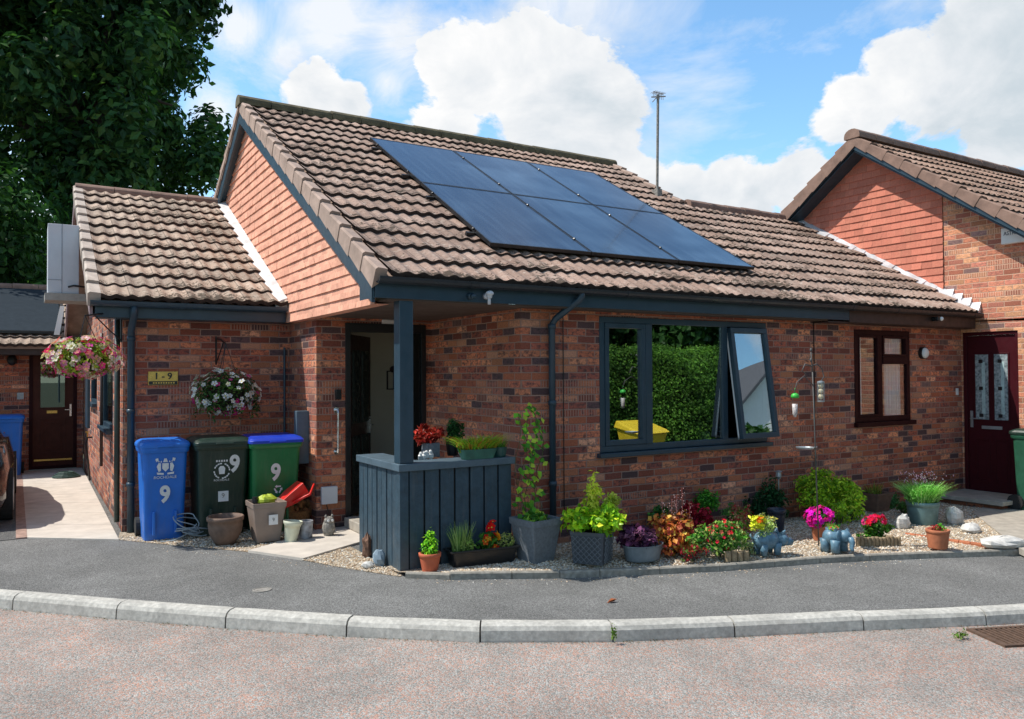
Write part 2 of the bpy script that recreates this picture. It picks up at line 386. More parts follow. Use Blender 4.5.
def tarmac(name, base, chips, red, sc=160, patch=True):
    m, t, b = newmat(name); p = pos(t)
    v = t.new('ShaderNodeTexVoronoi'); t.inp(v, 'Vector', p); t.inp(v, 'Scale', sc)
    cid = t.sep(v.outputs['Color'])[0]; cid2 = t.sep(v.outputs['Color'])[1]
    g = t.ramp(cid, [(0, tuple(x*.6 for x in base)), (.5, base), (.85, chips)])
    if red:
        rm = t.math('MULTIPLY', t.math('GREATER_THAN', cid2, .6), t.ramp(t.noise(p, 2.2, 4, .7), [(.3, .35), (.65, 1.0)])); g = t.mix(rm, g, red)
    g = t.mix(1.0, g, t.ramp(t.noise(p, 1.1, 6, .65), [(.3, .78), (.7, 1.18)]), 'MULTIPLY')
    g = t.mix(1.0, g, t.ramp(t.noise(p, 300, 3, .7), [(.3, .8), (.7, 1.2)]), 'MULTIPLY')
    st = t.ramp(t.noise(t.vmath('MULTIPLY', p, (1.0, 1.0, 1.0)), .55, 5, .7, 1.2), [(.42, 0.0), (.5, .22), (.62, 0.0)]); g = t.mix(st, g, tuple(x*.55 for x in base))
    ck = t.new('ShaderNodeTexVoronoi', feature='DISTANCE_TO_EDGE'); t.inp(ck, 'Vector', t.vmath('ADD', p, t.new('ShaderNodeTexNoise').outputs[1])); t.inp(ck, 'Scale', .55)
    cr = t.math('MULTIPLY', t.math('LESS_THAN', ck.outputs[0], .0016), .12 if patch else .0); g = t.mix(cr, g, (.06,.05,.045))
    if patch:
        x, y, z = t.sep(p)[:3]
        d = t.math('ADD', t.math('ADD', t.math('MULTIPLY', x, .519), t.math('MULTIPLY', y, .855)), t.math('MULTIPLY', t.noise(p, 3, 4), .25))
        g = t.mix(t.ramp(t.math('SUBTRACT', d, 3.2), [(.3, .55), (.75, 0.0)]), g, (.09, .085, .08))
    t.inp(b, 'Base Color', g); b.inputs['Roughness'].default_value = .95; b.inputs['Specular IOR Level'].default_value = .2
    t.inp(b, 'Normal', t.bump(t.math('ADD', t.math('SUBTRACT', 1.0, v.outputs[0]), t.noise(p, 220, 3)), .8, .006)); return m
M_road = tarmac('chipped_road_asphalt', (.33, .32, .295), (.44, .43, .405), (.47, .27, .205), 105)
M_pave = tarmac('pavement_asphalt', (.185, .184, .176), (.29, .288, .28), None, 150, False)
M_drive = tarmac('drive_asphalt', (.12, .12, .12), (.2, .2, .19), None, 120, False)
def gravel_mat():
    m, t, b = newmat('gravel_base'); p = pos(t)
    v = t.new('ShaderNodeTexVoronoi'); t.inp(v, 'Vector', p); t.inp(v, 'Scale', 60)
    c = t.ramp(t.sep(v.outputs['Color'])[0], [(0, (.22,.15,.09)), (.3, (.48,.37,.25)), (.6, (.62,.50,.36)), (.85, (.72,.64,.52))])
    c = t.mix(t.ramp(v.outputs[0], [(.0, 0.0), (.9, .6)]), c, (.1, .07, .05))
    t.inp(b, 'Base Color', c); b.inputs['Roughness'].default_value = .9
    t.inp(b, 'Normal', t.bump(t.math('SUBTRACT', 1.0, v.outputs[0]), 1, .012)); return m
M_grav = gravel_mat()
M_peb = leaf_mat('pebble', .85, 0)
M_grass = simple('verge_ground', (.06, .07, .035), .95, .4, 4, .5)

# ------------------------------------------------------------------ setting
def pl(poly, z, m=MB, zf=None):
    mb = MB(); mb.face([(x, y, zf(x) if zf else z) for x, y in poly]); return mb
mb = MB(); mb.face([(-300,-300,-.30),(300,-300,-.30),(300,300,-.30),(-300,300,-.30)])
struct('ground', mb, M_grass)

kp = [(-260,572),(-150,578),(-76,583),(26,591.5),(128,600),(235,608),(353,615.5),(481,620.5),(608,620.5),(727,616.5),(854,610.5),(974,606),(1090,600),(1220,596)]
KB = [GZ(x, y, pvz) for x, y in kp]
# continue the kerb beyond the frame
d0 = (KB[0]-KB[1]).normalized(); KB = [KB[0]+d0*k for k in (6, 3, 1.5)] + KB
d1 = (KB[-1]-KB[-2]).normalized(); KB = KB + [KB[-1]+d1*k for k in (1, 2, 4, 8)]
def nrm2(k):
    a = KB[max(k-1,0)]; b = KB[min(k+1,len(KB)-1)]; d = (b-a); d.z = 0; d.normalize(); return Vector((d.y, -d.x, 0))
KF = [p+nrm2(k)*.125 for k, p in enumerate(KB)]
mb = MB()
for k in range(len(KB)-1):
    a, b, fa, fb = KB[k].copy(), KB[k+1].copy(), KF[k].copy(), KF[k+1].copy()
    d = (b-a).normalized()*.006; a = a+d; fa = fa+d; b = b-d; fb = fb-d
    def sec(p, q, jz):
        z = p.z+.003+jz; o = (q-p); 
        return [(p.x,p.y,z-.2),(p.x,p.y,z),(p.x+o.x*.55,p.y+o.y*.55,z),(p.x+o.x*.82,p.y+o.y*.82,z-.014),(p.x+o.x*.95,p.y+o.y*.95,z-.04),(q.x,q.y,z-.105),(q.x,q.y,z-.2)]
    jz = R.uniform(-.004, .004)
    n = 4; rings = []
    for i in range(n+1):
        t = i/n; rings.append(sec(a.lerp(b, t), fa.lerp(fb, t), jz+R.uniform(-.0015,.0015)))
    mb.loft(rings)
struct('kerb', mb, M_kerb)
mb = MB()   # joint filler below the kerb stones
for k in range(len(KB)-1):
    a, b, fa, fb = KB[k], KB[k+1], KF[k]-nrm2(k)*.012, KF[k+1]-nrm2(k+1)*.012
    mb.loft([[(p.x,p.y,p.z-.2),(p.x,p.y,p.z-.012),(q.x,q.y,q.z-.04),(q.x,q.y,q.z-.2)] for p, q in ((a, fa), (b, fb))])
struct('kerb_bedding', mb, simple('joint_mortar', (.06,.05,.04), .95, .4, 30, .5))
# road
mb = MB(); rz = lambda p: p.z-.112
for k in range(len(KB)-1):
    a, b = KF[k]-nrm2(k)*.02, KF[k+1]-nrm2(k+1)*.02
    a = Vector((a.x, a.y, rz(a))); b = Vector((b.x, b.y, rz(b)))
    out = [Vector((p.x*1-3.2*.0+n.x*9, p.y+n.y*9, p.z)) for p, n in ((a, Vector((-.52,-.855,0))), (b, Vector((-.52,-.855,0))))]
    mb.face([a, out[0], out[1], b])
struct('road', mb, M_road)
# pavement: strips running back from the kerb to the garden line
EDG = [(405,578.5),(450,580),(512,579),(560,578.5),(600,577),(660,574.5),(720,571.5),(775,567),(820,563.5),(870,561),(930,558.5),(1024,555.5),(1130,552),(1250,549)]
EG = [GZ(x, y, pvz) for x, y in EDG]
mb = MB()
PB = []
for k in range(len(KB)):
    p = KB[k]; PB.append(p)
xs = sorted(set([-8,-4,-2,-1,-.3,0,.3,.8,1.2,1.6,1.9,2.2,2.5,2.7,2.9,3.1,3.3,3.6,4,4.5,5,5.5,6,6.5,7,7.5,8,9,10,12,14,18]))
def kerbY(x):
    for a, b in zip(KB, KB[1:]):
        if a.x <= x <= b.x: return a.y+(b.y-a.y)*(x-a.x)/(b.x-a.x)
    return KB[0].y if x < KB[0].x else KB[-1].y
for a, b in zip(xs, xs[1:]):
    if a >= KB[-1].x: break
    b = min(b, KB[-1].x)
    mb.face([(a, kerbY(a)-.004, pvz(a)), (b, kerbY(b)-.004, pvz(b)), (b, kerbY(b)+9, pvz(b)), (a, kerbY(a)+9, pvz(a))])
struct('pavement', mb, M_pave)

def strip(mb, a, b, w, z0a, z0b, h, dz=.25):
    d = (b-a); d.z = 0; d.normalize(); n = Vector((-d.y, d.x, 0))*w
    mb.loft([[(p.x,p.y,z-dz),(p.x+n.x,p.y+n.y,z-dz),(p.x+n.x,p.y+n.y,z+h),(p.x+n.x*.2,p.y+n.y*.2,z+h),(p.x,p.y,z+h-.012)] for p, z in ((a, z0a), (b, z0b))])
mb = MB()
for k in range(len(EG)-1):
    a, b = EG[k], EG[k+1]; d = (b-a).normalized()*.004
    strip(mb, a+d, b-d, .05, pvz(a.x), pvz(b.x), .062 if k > 0 else .05)
struct('garden_edging', mb, M_kerb2)
# gravel bed behind the edging up to the house wall
mb = MB(); NB = 10
for k in range(len(EG)-1):
    a, b = EG[k]+Vector((0,.04,0)), EG[k+1]+Vector((0,.04,0))
    if b.x > 12: b = Vector((12, b.y, b.z))
    for j in range(NB):
        q = lambda p, t: (p.x, p.y+(6.62-p.y)*t, pvz(p.x)+.045+(gz(p.x)+.02-pvz(p.x)-.045)*min(1, t*3))
        mb.face([q(a,j/NB), q(b,j/NB), q(b,(j+1)/NB), q(a,(j+1)/NB)])
struct('gravel_bed', mb, M_grav)
# left: gravel in front of the bins, and beside the entrance slab
LP = [G(118,540), G(168,545), G(215,549), G(250,552.5), G(300,560), G(345,568.5), G(383,574.5), G(400,577)]
mb = MB()
mb.face([(p.x,p.y,.004+max(0,0)) for p in LP]+[(2.74,6.34,.004),(2.74,9.71,.004),(.85,9.71,.004)])
struct('gravel_strip', mb, M_grav)
mb = MB(); sl = [G(248,552.4),G(275,545),(2.70,8.6,0),(4.1,8.62,0),(4.1,7.0,0),G(410,541),G(361,543.5),G(303,560.5)]
sl = [Vector(p) for p in sl]
mb.loft([[(p.x,p.y,-.05) for p in sl],[(p.x,p.y,.022) for p in sl]])
struct('entrance_slab', mb, M_path)
# side path and drive
pA, pB, pC, pD = G(27,538.5), G(119,540.5), Vector((.84,16.95,0)), FY(22,470,16.95)
mb = MB()
n = 8
for j in range(n):
    a0 = pA.lerp(pD, j/n); a1 = pA.lerp(pD, (j+1)/n); b0 = pB.lerp(pC, j/n); b1 = pB.lerp(pC, (j+1)/n)
    e = .004
    mb.loft([[(p.x,p.y,z) for p in (a0+Vector((0,e,0)), b0+Vector((0,e,0)), b1-Vector((0,e,0)), a1-Vector((0,e,0)))] for z in (-.05, .012)])
struct('path', mb, M_path)
mb = MB(); w = Vector((.1,0,0))
mb.loft([[(p.x,p.y,z) for p in (pA-w, pA, pD, pD-w)] for z in (-.05, .016)])
struct('path_edging', mb, simple('pink_paver', (.38,.25,.2), .9, .35, 14, .6))
mb = MB(); mb.face([(-14,9.6,.006),(pA.x-.1,pA.y,.006),(pD.x-.1,17,.006),(-14,17,.006)]); struct('driveway', mb, M_drive)
# neighbour's path on the right
mb = MB(); P = [GZ(1030,556,gz), GZ(1019,551,gz), GZ(973,515,gz), GZ(985,508,gz), Vector((11.7,5.2,0)), Vector((11.7,2.8,0))]
mb.loft([[(p.x,p.y,gz(p.x)+z) for p in P] for z in (-.03, .032)]); struct('side_path', mb, M_conc)
# pebbles
mb = MB(); PC = [(.70,.56,.40),(.80,.70,.54),(.58,.43,.28),(.85,.80,.70),(.48,.34,.22),(.74,.57,.42),(.66,.64,.58)]
def pebble(x, y, z, s):
    c = R.choice(PC); k = R.uniform(.7,1.1); c = tuple(q*k for q in c); i = len(mb.v); a = R.random()*PI
    for (dx,dy,dz) in ((1,0,0),(0,.7,0),(-1,0,0),(0,-.7,0),(0,0,.6),(0,0,-.6)):
        mb.v.append((x+(dx*math.cos(a)-dy*math.sin(a))*s, y+(dx*math.sin(a)+dy*math.cos(a))*s, z+dz*s)); mb.c.append(c)
    for f in ((0,1,4),(1,2,4),(2,3,4),(3,0,4),(1,0,5),(2,1,5),(3,2,5),(0,3,5)): mb.f.append(tuple(i+q for q in f)); mb.m.append(0)
def edgeY(x):
    for a, b in zip(EG, EG[1:]):
        if a.x <= x <= b.x: return a.y+(b.y-a.y)*(x-a.x)/(b.x-a.x)
    return EG[-1].y
for _ in range(26000):
    x = 3.0+8.6*R.random()**1.1; y0 = edgeY(x)+.06; t = R.random(); y = y0+(6.55-y0)*t
    if x > 9.6 and y < 4.9: continue
    pebble(x, y, pvz(x)+.045+(gz(x)+.02-pvz(x)-.045)*min(1,t*3)+.003, R.uniform(.007,.015))
def inpoly(x, y, P):
    r = False
    for a, b in zip(P, P[1:]+P[:1]):
        if (a[1] > y) != (b[1] > y) and x < (b[0]-a[0])*(y-a[1])/(b[1]-a[1])+a[0]: r = not r
    return r
LPp = [(p.x,p.y) for p in LP]+[(2.72,6.4),(2.72,9.4),(.85,9.4)]; slp = [(p.x,p.y) for p in sl]
for _ in range(9000):
    x = R.uniform(.8,2.75); y = R.uniform(6.2,9.4)
    if inpoly(x,y,LPp) and not inpoly(x,y,slp): pebble(x,y,.008,R.uniform(.007,.014))
for _ in range(260):     # strays on the pavement edge
    x = R.uniform(1.0,7.5); y = (edgeY(x) if x > 2.75 else max(6.3, 9.0-1.35*(x-.85)))-abs(R.gauss(0,.09))-.02
    pebble(x, y, pvz(x)+.003, R.uniform(.004,.009))
o = make('gravel', mb, M_peb, vcol=True); tag(o, 'loose golden gravel stones covering the garden beds', 'gravel', kind='stuff')

# small litter and ironwork
def disc_thing(name, label, cat, P, r, h, mat, n=20, sq=1):
    mb = MB(); mb.lathe((P.x,P.y,P.z), [(r,-.01),(r,h),(r*.86,h+.001),(r*.84,h-.003)], n, sq=sq); return tag(make(name, mb, mat, origin=P), label, cat)
disc_thing('water_stop_cover', 'small round grey iron cover set in the pavement', 'cover', GZ(262,590,pvz)+Vector((0,0,.002)), .075, .004, M_stone)
P = GZ(611,603,pvz); mb = MB()
for k in range(3):
    a = k*1.1; q = P+Vector((.012*k,.004*k,.006+.004*k)); mb.face([q+Vector((-.04,0,0)), q+Vector((0,-.018,.012)), q+Vector((.045,.0,.004)), q+Vector((.0,.02,.014))])
tag(make('fallen_leaf', mb, simple('dry_leaf', (.4,.12,.04), .9), origin=P), 'dry brown fallen leaf lying on the pavement', 'leaf')
P = GZ(1016,637,lambda x: pvz(x)-.112); mb = MB(); T = Matrix.Translation(P+Vector((0,0,.004))) @ Matrix.Rotation(math.atan2(d1.y,d1.x),4,'Z')
mb.box(-.25,.25,-.19,-.16,-.01,.012,T=T); mb.box(-.25,.25,.16,.19,-.01,.012,T=T); mb.box(-.25,-.22,-.16,.16,-.01,.012,T=T); mb.box(.22,.25,-.16,.16,-.01,.012,T=T)
for k in range(11): mb.box(-.21+.04*k-.009,-.21+.04*k+.009,-.16,.16,-.01,.01,T=T)
g = thing('drain_grate', 'rusty iron drain grate in the gutter beside the kerb', 'drain', P)
make('grate', mb, simple('rusty_iron', (.12,.07,.045), .8, .4, 20, .5), g)
mb = MB(); mb.box(-.22,.22,-.16,.16,-.008,.0,T=T); make('pit', mb, M_dark, g)

# ------------------------------------------------------------------ vegetation helpers
def leafq(mb, p, nrm, L, Wd, c, m=0, droop=.25):
    n = nrm.normalized(); a = Vector((R.gauss(0,1),R.gauss(0,1),R.gauss(0,1))); t = a-n*a.dot(n)
    if t.length < 1e-4: return
    t.normalize(); s_ = n.cross(t)
    k = R.uniform(.75,1.2); c = tuple(q*k for q in c)
    mb.face([p, p+t*L*.45+s_*Wd*.5+n*L*.05, p+t*L-n*L*droop*.5, p+t*L*.45-s_*Wd*.5+n*L*.05], m, c)
def ball(mb, c, r, n, L, cols, asp=.5, shell=.55, up=.35, m=0, flat=False):
    c = Vector(c)
    for _ in range(n):
        d = Vector((R.gauss(0,1),R.gauss(0,1),R.gauss(0,1))).normalized()
        if flat and d.z < 0: d.z *= .3
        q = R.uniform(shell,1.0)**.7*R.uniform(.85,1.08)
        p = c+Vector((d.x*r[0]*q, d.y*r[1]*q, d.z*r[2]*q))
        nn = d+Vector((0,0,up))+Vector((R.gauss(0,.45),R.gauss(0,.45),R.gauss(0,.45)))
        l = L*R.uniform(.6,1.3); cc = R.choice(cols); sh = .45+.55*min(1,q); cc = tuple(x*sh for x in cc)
        leafq(mb, p, nn, l, l*asp, cc, m)
def clumps(mb, c, r, k, n, L, cols, cr=.35, asp=.5, m=0, up=.35):
    c = Vector(c)
    for _ in range(k):
        d = Vector((R.gauss(0,1),R.gauss(0,1),R.gauss(0,1))).normalized(); q = R.random()**.5*.85
        p = c+Vector((d.x*r[0]*q, d.y*r[1]*q, d.z*r[2]*q)); s = cr*R.uniform(.7,1.3); tone = R.uniform(.65,1.25)
        ball(mb, p, (r[0]*s,r[1]*s,r[2]*s*.85), n, L, [tuple(x*tone for x in q_) for q_ in cols], asp, .3, up, m)
def flower(mb, p, nrm, r, c, m=0, centre=(.75,.6,.1), pet=5):
    n = nrm.normalized(); a = Vector((R.random()+.01,R.random(),R.random())); t = (a-n*a.dot(n)).normalized(); s_ = n.cross(t)
    k = R.uniform(.8,1.1); c = tuple(q*k for q in c)
    for j in range(pet):
        a0 = 2*PI*j/pet; a1 = a0+2*PI/pet; am = (a0+a1)/2
        f = lambda a, q, h: p+(t*math.cos(a)+s_*math.sin(a))*r*q+n*r*h
        mb.face([p-n*r*.15, f(a0+.1,.75,.15), f(am,1.0,.1), f(a1-.1,.75,.15)], m, c)
    if centre: mb.face([p+n*r*.02+(t*math.cos(a)+s_*math.sin(a))*r*.22 for a in (0,1.57,3.14,4.71)], m, centre)
def blooms(mb, c, r, n, fr, cols, front=True, m=0, centre=(.75,.6,.1), dz=0):
    c = Vector(c); tocam = (CAM-c).normalized()
    for _ in range(n):
        d = Vector((R.gauss(0,1),R.gauss(0,1),R.gauss(0,1)+dz)).normalized()
        p = c+Vector((d.x*r[0], d.y*r[1], d.z*r[2]))*R.uniform(.85,1.1)
        flower(mb, p, d+Vector((0,0,.3))+Vector((R.gauss(0,.3),R.gauss(0,.3),R.gauss(0,.3))), fr*R.uniform(.7,1.2), R.choice(cols), m, centre)
def blades(mb, c, r, h, n, cols, w=.006, lean=.5, m=0, seg=3):
    c = Vector(c)
    for _ in range(n):
        a = R.random()*2*PI; q = R.random()**.5; b = c+Vector((math.cos(a)*r[0]*q, math.sin(a)*r[1]*q, 0))
        ld = Vector((math.cos(a),math.sin(a),0))*lean*q*R.uniform(.5,1.3); H = h*R.uniform(.6,1.1); sd = Vector((-math.sin(a),math.cos(a),0))*w
        if R.random() < .5: sd = Vector((w,0,0))
        cc = R.choice(cols); prev = b
        for k in range(seg):
            t = (k+1)/seg; nx = b+Vector((0,0,H*t*(1-.25*t*lean)))+ld*H*t*t
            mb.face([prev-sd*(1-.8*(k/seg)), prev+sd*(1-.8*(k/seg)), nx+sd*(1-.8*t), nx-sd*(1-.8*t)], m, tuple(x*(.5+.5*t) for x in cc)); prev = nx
GRN = [(.05,.12,.02),(.08,.17,.03),(.035,.09,.018)]
CHA = [(.32,.45,.03),(.22,.38,.03),(.42,.5,.05),(.16,.3,.03)]
DGR = [(.02,.06,.02),(.03,.08,.025),(.015,.045,.018)]

# ------------------------------------------------------------------ trees
def tree(name, label, base, H, c, r, k, n, L, cols, tr=.35, group=None, cr=.3, limbs=9):
    t = thing(name, label, 'tree', base, group); B = Vector(base); C = Vector(c)
    mb = MB(); top = Vector((C.x, C.y, C.z+r[2]*.5)); pts = [B+Vector((0,0,-.3)), B.lerp(top,.3)+Vector((.1,0,0)), B.lerp(top,.6)+Vector((-.15,.1,0)), top]
    mb.tube(pts, [tr*1.25, tr, tr*.65, tr*.2], 10)
    for q in range(limbs):
        a = 2*PI*q/limbs+R.random(); s = B.lerp(top, R.uniform(.35,.8)); e = C+Vector((math.cos(a)*r[0]*.58, math.sin(a)*r[1]*.58, R.uniform(-.3,.6)*r[2]))
        mid = s.lerp(e,.5)+Vector((0,0,.4)); mb.tube([s,mid,e],[tr*.4,tr*.24,tr*.06],7)
    make('trunk', mb, M_bark, t, smooth=True)
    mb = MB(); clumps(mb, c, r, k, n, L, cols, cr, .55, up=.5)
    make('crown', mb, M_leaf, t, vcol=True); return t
TD = [(.05,.14,.05),(.07,.18,.055),(.035,.10,.045),(.11,.22,.06)]
b = FY(80,370,24)
tree('chestnut_tree', 'huge dark green chestnut tree rising behind the left roof', (b.x,b.y,-.2), 16, (b.x-.4, b.y+.5, 10.9), (5.35,5.2,7.3), 190, 300, .27, TD, .42, 'trees behind the houses', .165, 16)
b = FY(-20,370,21)
tree('broadleaf_tree', 'lighter green leafy tree at the left edge behind the solar roof', (b.x,b.y,-.2), 7, (b.x-.6,b.y,4.4), (2.9,2.4,2.9), 90, 200, .2, [(.05,.14,.035),(.07,.19,.04),(.03,.09,.03)], .2, 'trees behind the houses', .28, 8)
b = FY(110,370,34)
tree('woodland_tree', 'shadowy low tree seen through the gap under the big crown', (b.x,b.y,-.2), 9, (b.x,b.y,4.6), (7.5,3,3.2), 110, 200, .3, TD, .3, 'trees behind the houses', .3, 8)

# ------------------------------------------------------------------ building helpers
def wallgrid(mb, axis, a0, a1, z0, z1, c, holes=(), m=0, depth=.12, sgn=1, top=None):
    A = sorted(set([a0,a1]+[h[0] for h in holes]+[h[1] for h in holes])); Z = sorted(set([z0,z1]+[h[2] for h in holes]+[h[3] for h in holes]))
    P = (lambda a, z, d=0: (a, c+d*sgn, z)) if axis == 'y' else (lambda a, z, d=0: (c+d*sgn, a, z))
    for i in range(len(A)-1):
        for j in range(len(Z)-1):
            am, zm = (A[i]+A[i+1])/2, (Z[j]+Z[j+1])/2
            if any(h[0] < am < h[1] and h[2] < zm < h[3] for h in holes): continue
            mb.face([P(A[i],Z[j]),P(A[i+1],Z[j]),P(A[i+1],Z[j+1]),P(A[i],Z[j+1])], m)
    for h in holes:
        q = [(h[0],h[2]),(h[1],h[2]),(h[1],h[3]),(h[0],h[3])]
        for s, e in zip(q, q[1:]+q[:1]): mb.face([P(*s),P(*e),P(*e,depth),P(*s,depth)], m)
def tiles(mb, x0, x1, y0, z0, slope, n, gauge, per=.15, amp=.022, clip=None, flip=1, step=.036, ns=8):
    """courses of rolled tiles climbing +Y from the eave"""
    L = math.sqrt(1+slope*slope); cy, cz = 1/L, slope/L
    mb.uv = mb.uv or []
    nx = int((x1-x0)/per*ns)
    for k in range(n):
        xa = x0; js = [x0+(x1-x0)*i/nx for i in range(nx+1)]
        jz = R.uniform(-.003,.003); rows = []
        for (v, h) in ((k*gauge-.012, 0.0), (k*gauge-.012, step), (k*gauge+gauge*.5, step*.6), ((k+1)*gauge-.004, .004)):
            i0 = len(mb.v)
            for x in js:
                ph = ((x-x0)/per)%1; w = amp*(.5+.5*math.cos(2*PI*ph))**1.2
                w += .004*math.sin(x*3.1+k*1.7)+jz
                if h == 0.0: w = w-.012
                vv = v
                mb.v.append((x, y0+flip*(vv*cy-(w+h)*cz), z0+vv*cz+(w+h)*cy)); mb.c.append((1,1,1)); mb.uv.append((x, max(0, vv) if h != 0 else k*gauge+.002))
            rows.append(i0)
        for ri, (a, b) in enumerate(zip(rows, rows[1:])):
            for i in range(nx):
                if clip and not clip((js[i]+js[i+1])/2, k*gauge): continue
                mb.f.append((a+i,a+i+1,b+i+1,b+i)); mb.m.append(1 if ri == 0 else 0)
def ridge(mb, x0, x1, y, z, r=.11, L=.45, m=0):
    n = max(1, round((x1-x0)/L)); L = (x1-x0)/n
    for k in range(n):
        dz = R.uniform(-.006,.006); rings = []
        for x, rr in ((x0+k*L+.004, r+.004),(x0+(k+1)*L-.004, r)):
            rings.append([(x, y+rr*1.15*math.cos(PI*j/8-.25 if False else PI*j/8), z+dz+rr*.85*math.sin(PI*j/8)) for j in range(9)]+[(x,y-rr*1.15,z-.05+dz),(x,y+rr*1.15,z-.05+dz)][::1])
        mb.loft(rings, m)
def verge(mb, X, y0, z0, slope, n, gauge, w=.11, drop=.115, flip=1, m=0):
    L = math.sqrt(1+slope*slope); cy, cz = 1/L, slope/L
    def P(x, v, h): return (x, y0+flip*(v*cy-h*cz), z0+v*cz+h*cy)
    for k in range(n):
        a, b = k*gauge-.015, (k+1)*gauge+.01; j = R.uniform(-.004,.004)
        lo = [P(X+j,a,-drop),P(X+w,a,-drop*.2),P(X+w,a,.068),P(X+.02+j,a,.078),P(X+j,a,.06)]
        hi = [P(X+j+.005,b,-drop+.02),P(X+w,b,-drop*.2),P(X+w,b,.036),P(X+.02+j,b,.044),P(X+j+.005,b,.03)]
        mb.loft([lo,hi], m)
def slab(mb, X0, X1, y0, z0, y1, z1, th, m=0):
    mb.loft([[(X0,y0,z0),(X0,y1,z1),(X0,y1,z1-th),(X0,y0,z0-th)],[(X1,y0,z0),(X1,y1,z1),(X1,y1,z1-th),(X1,y0,z0-th)]], m)
def clad(mb, X, zb, zt, g, ylo, yhi, th=.016):
    k = 0; z = zb
    while z < zt:
        za, zc = z, min(z+g, zt)
        a0, b0, a1, b1 = ylo(za), yhi(za), ylo(zc), yhi(zc)
        if a0 < b0:
            if a1 > b1: a1 = b1 = (a1+b1)/2
            n = max(1, int((b0-a0)/.165)); 
            f = lambda y, z_, o: (X-o, y, z_)
            jj = [R.uniform(-.003,.003) for _ in range(n+1)]
            for i in range(n):
                ya, yb = a0+(b0-a0)*i/n, a0+(b0-a0)*(i+1)/n; yc, yd = a1+(b1-a1)*i/n, a1+(b1-a1)*(i+1)/n
                o = th+jj[i]
                mb.face([f(ya,za,o),f(yb,za,o),f(yd,zc,.001),f(yc,zc,.001)]); mb.face([f(ya,za,o),f(yb,za,o),f(yb,za,0),f(ya,za,0)])
        z += g
def frame_y(mb, x0, x1, z0, z1, y0, y1, w, m=0):
    mb.box(x0,x1,y0,y1,z0,z0+w,m); mb.box(x0,x1,y0,y1,z1-w,z1,m); mb.box(x0,x0+w,y0,y1,z0+w,z1-w,m); mb.box(x1-w,x1,y0,y1,z0+w,z1-w,m)
def frame_x(mb, y0, y1, z0, z1, x0, x1, w, m=0):
    mb.box(x0,x1,y0,y1,z0,z0+w,m); mb.box(x0,x1,y0,y1,z1-w,z1,m); mb.box(x0,x1,y0,y0+w,z0+w,z1-w,m); mb.box(x0,x1,y1-w,y1,z0+w,z1-w,m)

# ------------------------------------------------------------------ bungalow number nine
S = .581; YE, ZE = 6.38, 2.575; YW = 6.60; SP = 8.45
ROOF = lambda y: ZE+S*(y-YE)
bung = thing('brick_bungalow', 'red brick bungalow with brown tiled roof, open porch and wide dark window', 'house', (5,8,0))
mb = MB()
WIN = (5.06,7.57,.85,2.31)
wallgrid(mb,'y',4.10,SP,-.3,2.40,YW,[WIN])                    # front wall
wallgrid(mb,'x',YW,8.62,-.3,2.40,4.10)                        # porch return
DOOR = (3.03,4.02,.02,2.30)
wallgrid(mb,'y',2.70,4.10,-.3,2.40,8.62,[(3.03,4.02,-.31,2.30)])            # porch back
wallgrid(mb,'x',8.62,12.9,-.3,2.42,2.70)                      # gable side wall
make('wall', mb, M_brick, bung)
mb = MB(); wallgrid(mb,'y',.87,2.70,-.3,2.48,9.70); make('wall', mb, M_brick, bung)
mb = MB()
yA = FX(103,400,.87).y; yB = FX(112.5,400,.87).y; yC = FX(91,400,.87).y; yD = FX(97,400,.87).y
W1 = (yB,yA,1.05,2.05); W2 = (yD,yC,1.3,2.1)
wallgrid(mb,'x',9.70,16.95,-.3,2.48,.87,[W1,W2])
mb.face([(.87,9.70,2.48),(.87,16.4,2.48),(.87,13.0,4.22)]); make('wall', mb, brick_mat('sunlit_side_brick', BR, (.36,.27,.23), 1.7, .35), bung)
for wd in (W1, W2):
    mb = MB(); frame_x(mb, wd[0], wd[1], wd[2], wd[3], .87, .93, .05); mb.box(.80,.93,wd[0]-.03,wd[1]+.03,wd[2]-.05,wd[2]+.0)
    wo = make('window', mb, M_slate, bung, bevel=.004)
    mb = MB(); mb.box(.895,.905,wd[0]+.05,wd[1]-.05,wd[2]+.05,wd[3]-.05); make('pane', mb, M_glass2, wo)
mb = MB(); y0 = W1[0]+.04
mb.box(.60,.63,y0,y0+.45,1.08,2.02,T=Matrix.Translation((0,0,0))); make('open_sash', mb, M_slate, bung)

# main tiled roof: tall part and the lower part that runs to the neighbour
mb = MB(); YR = 11.4; YR2 = 9.55; XT = 9.07
n1 = round((YR-YE)*math.sqrt(1+S*S)/.343)
n2 = int((YR2-YE)*math.sqrt(1+S*S)/.343)+1
g = .343
tiles(mb, 2.62, XT, YE-.06, ZE-.02, S, n1, g)
roof = make('roof', mb, [M_tile, M_riser], bung)
mb = MB(); slab(mb, 2.52, SP, YE+.03, ROOF(YE)-.03, YR, ROOF(YR)-.03, .06); slab(mb, SP, XT, YR2-.2, ROOF(YR2-.2)-.03, YR, ROOF(YR)-.03, .06)
slab(mb, 2.46, XT, YR, ROOF(YR), 16.45, ROOF(YR)-S*(16.45-YR), .08)
make('roof_deck', mb, M_verge, bung)
mb = MB(); mb.face([(XT-.1,7,2.4),(XT-.1,15.8,2.4),(XT-.1,YR,ROOF(YR)-.1)]); make('hidden_gable', mb, M_brick, bung)
mb = MB(); ridge(mb, 2.45, XT+.02, YR, ROOF(YR)+.03); make('ridge', mb, M_ridge, roof, smooth=False)
mb = MB(); verge(mb, 2.47, YE-.06, ZE-.02, S, n1, g); make('verge', mb, M_verge, roof)
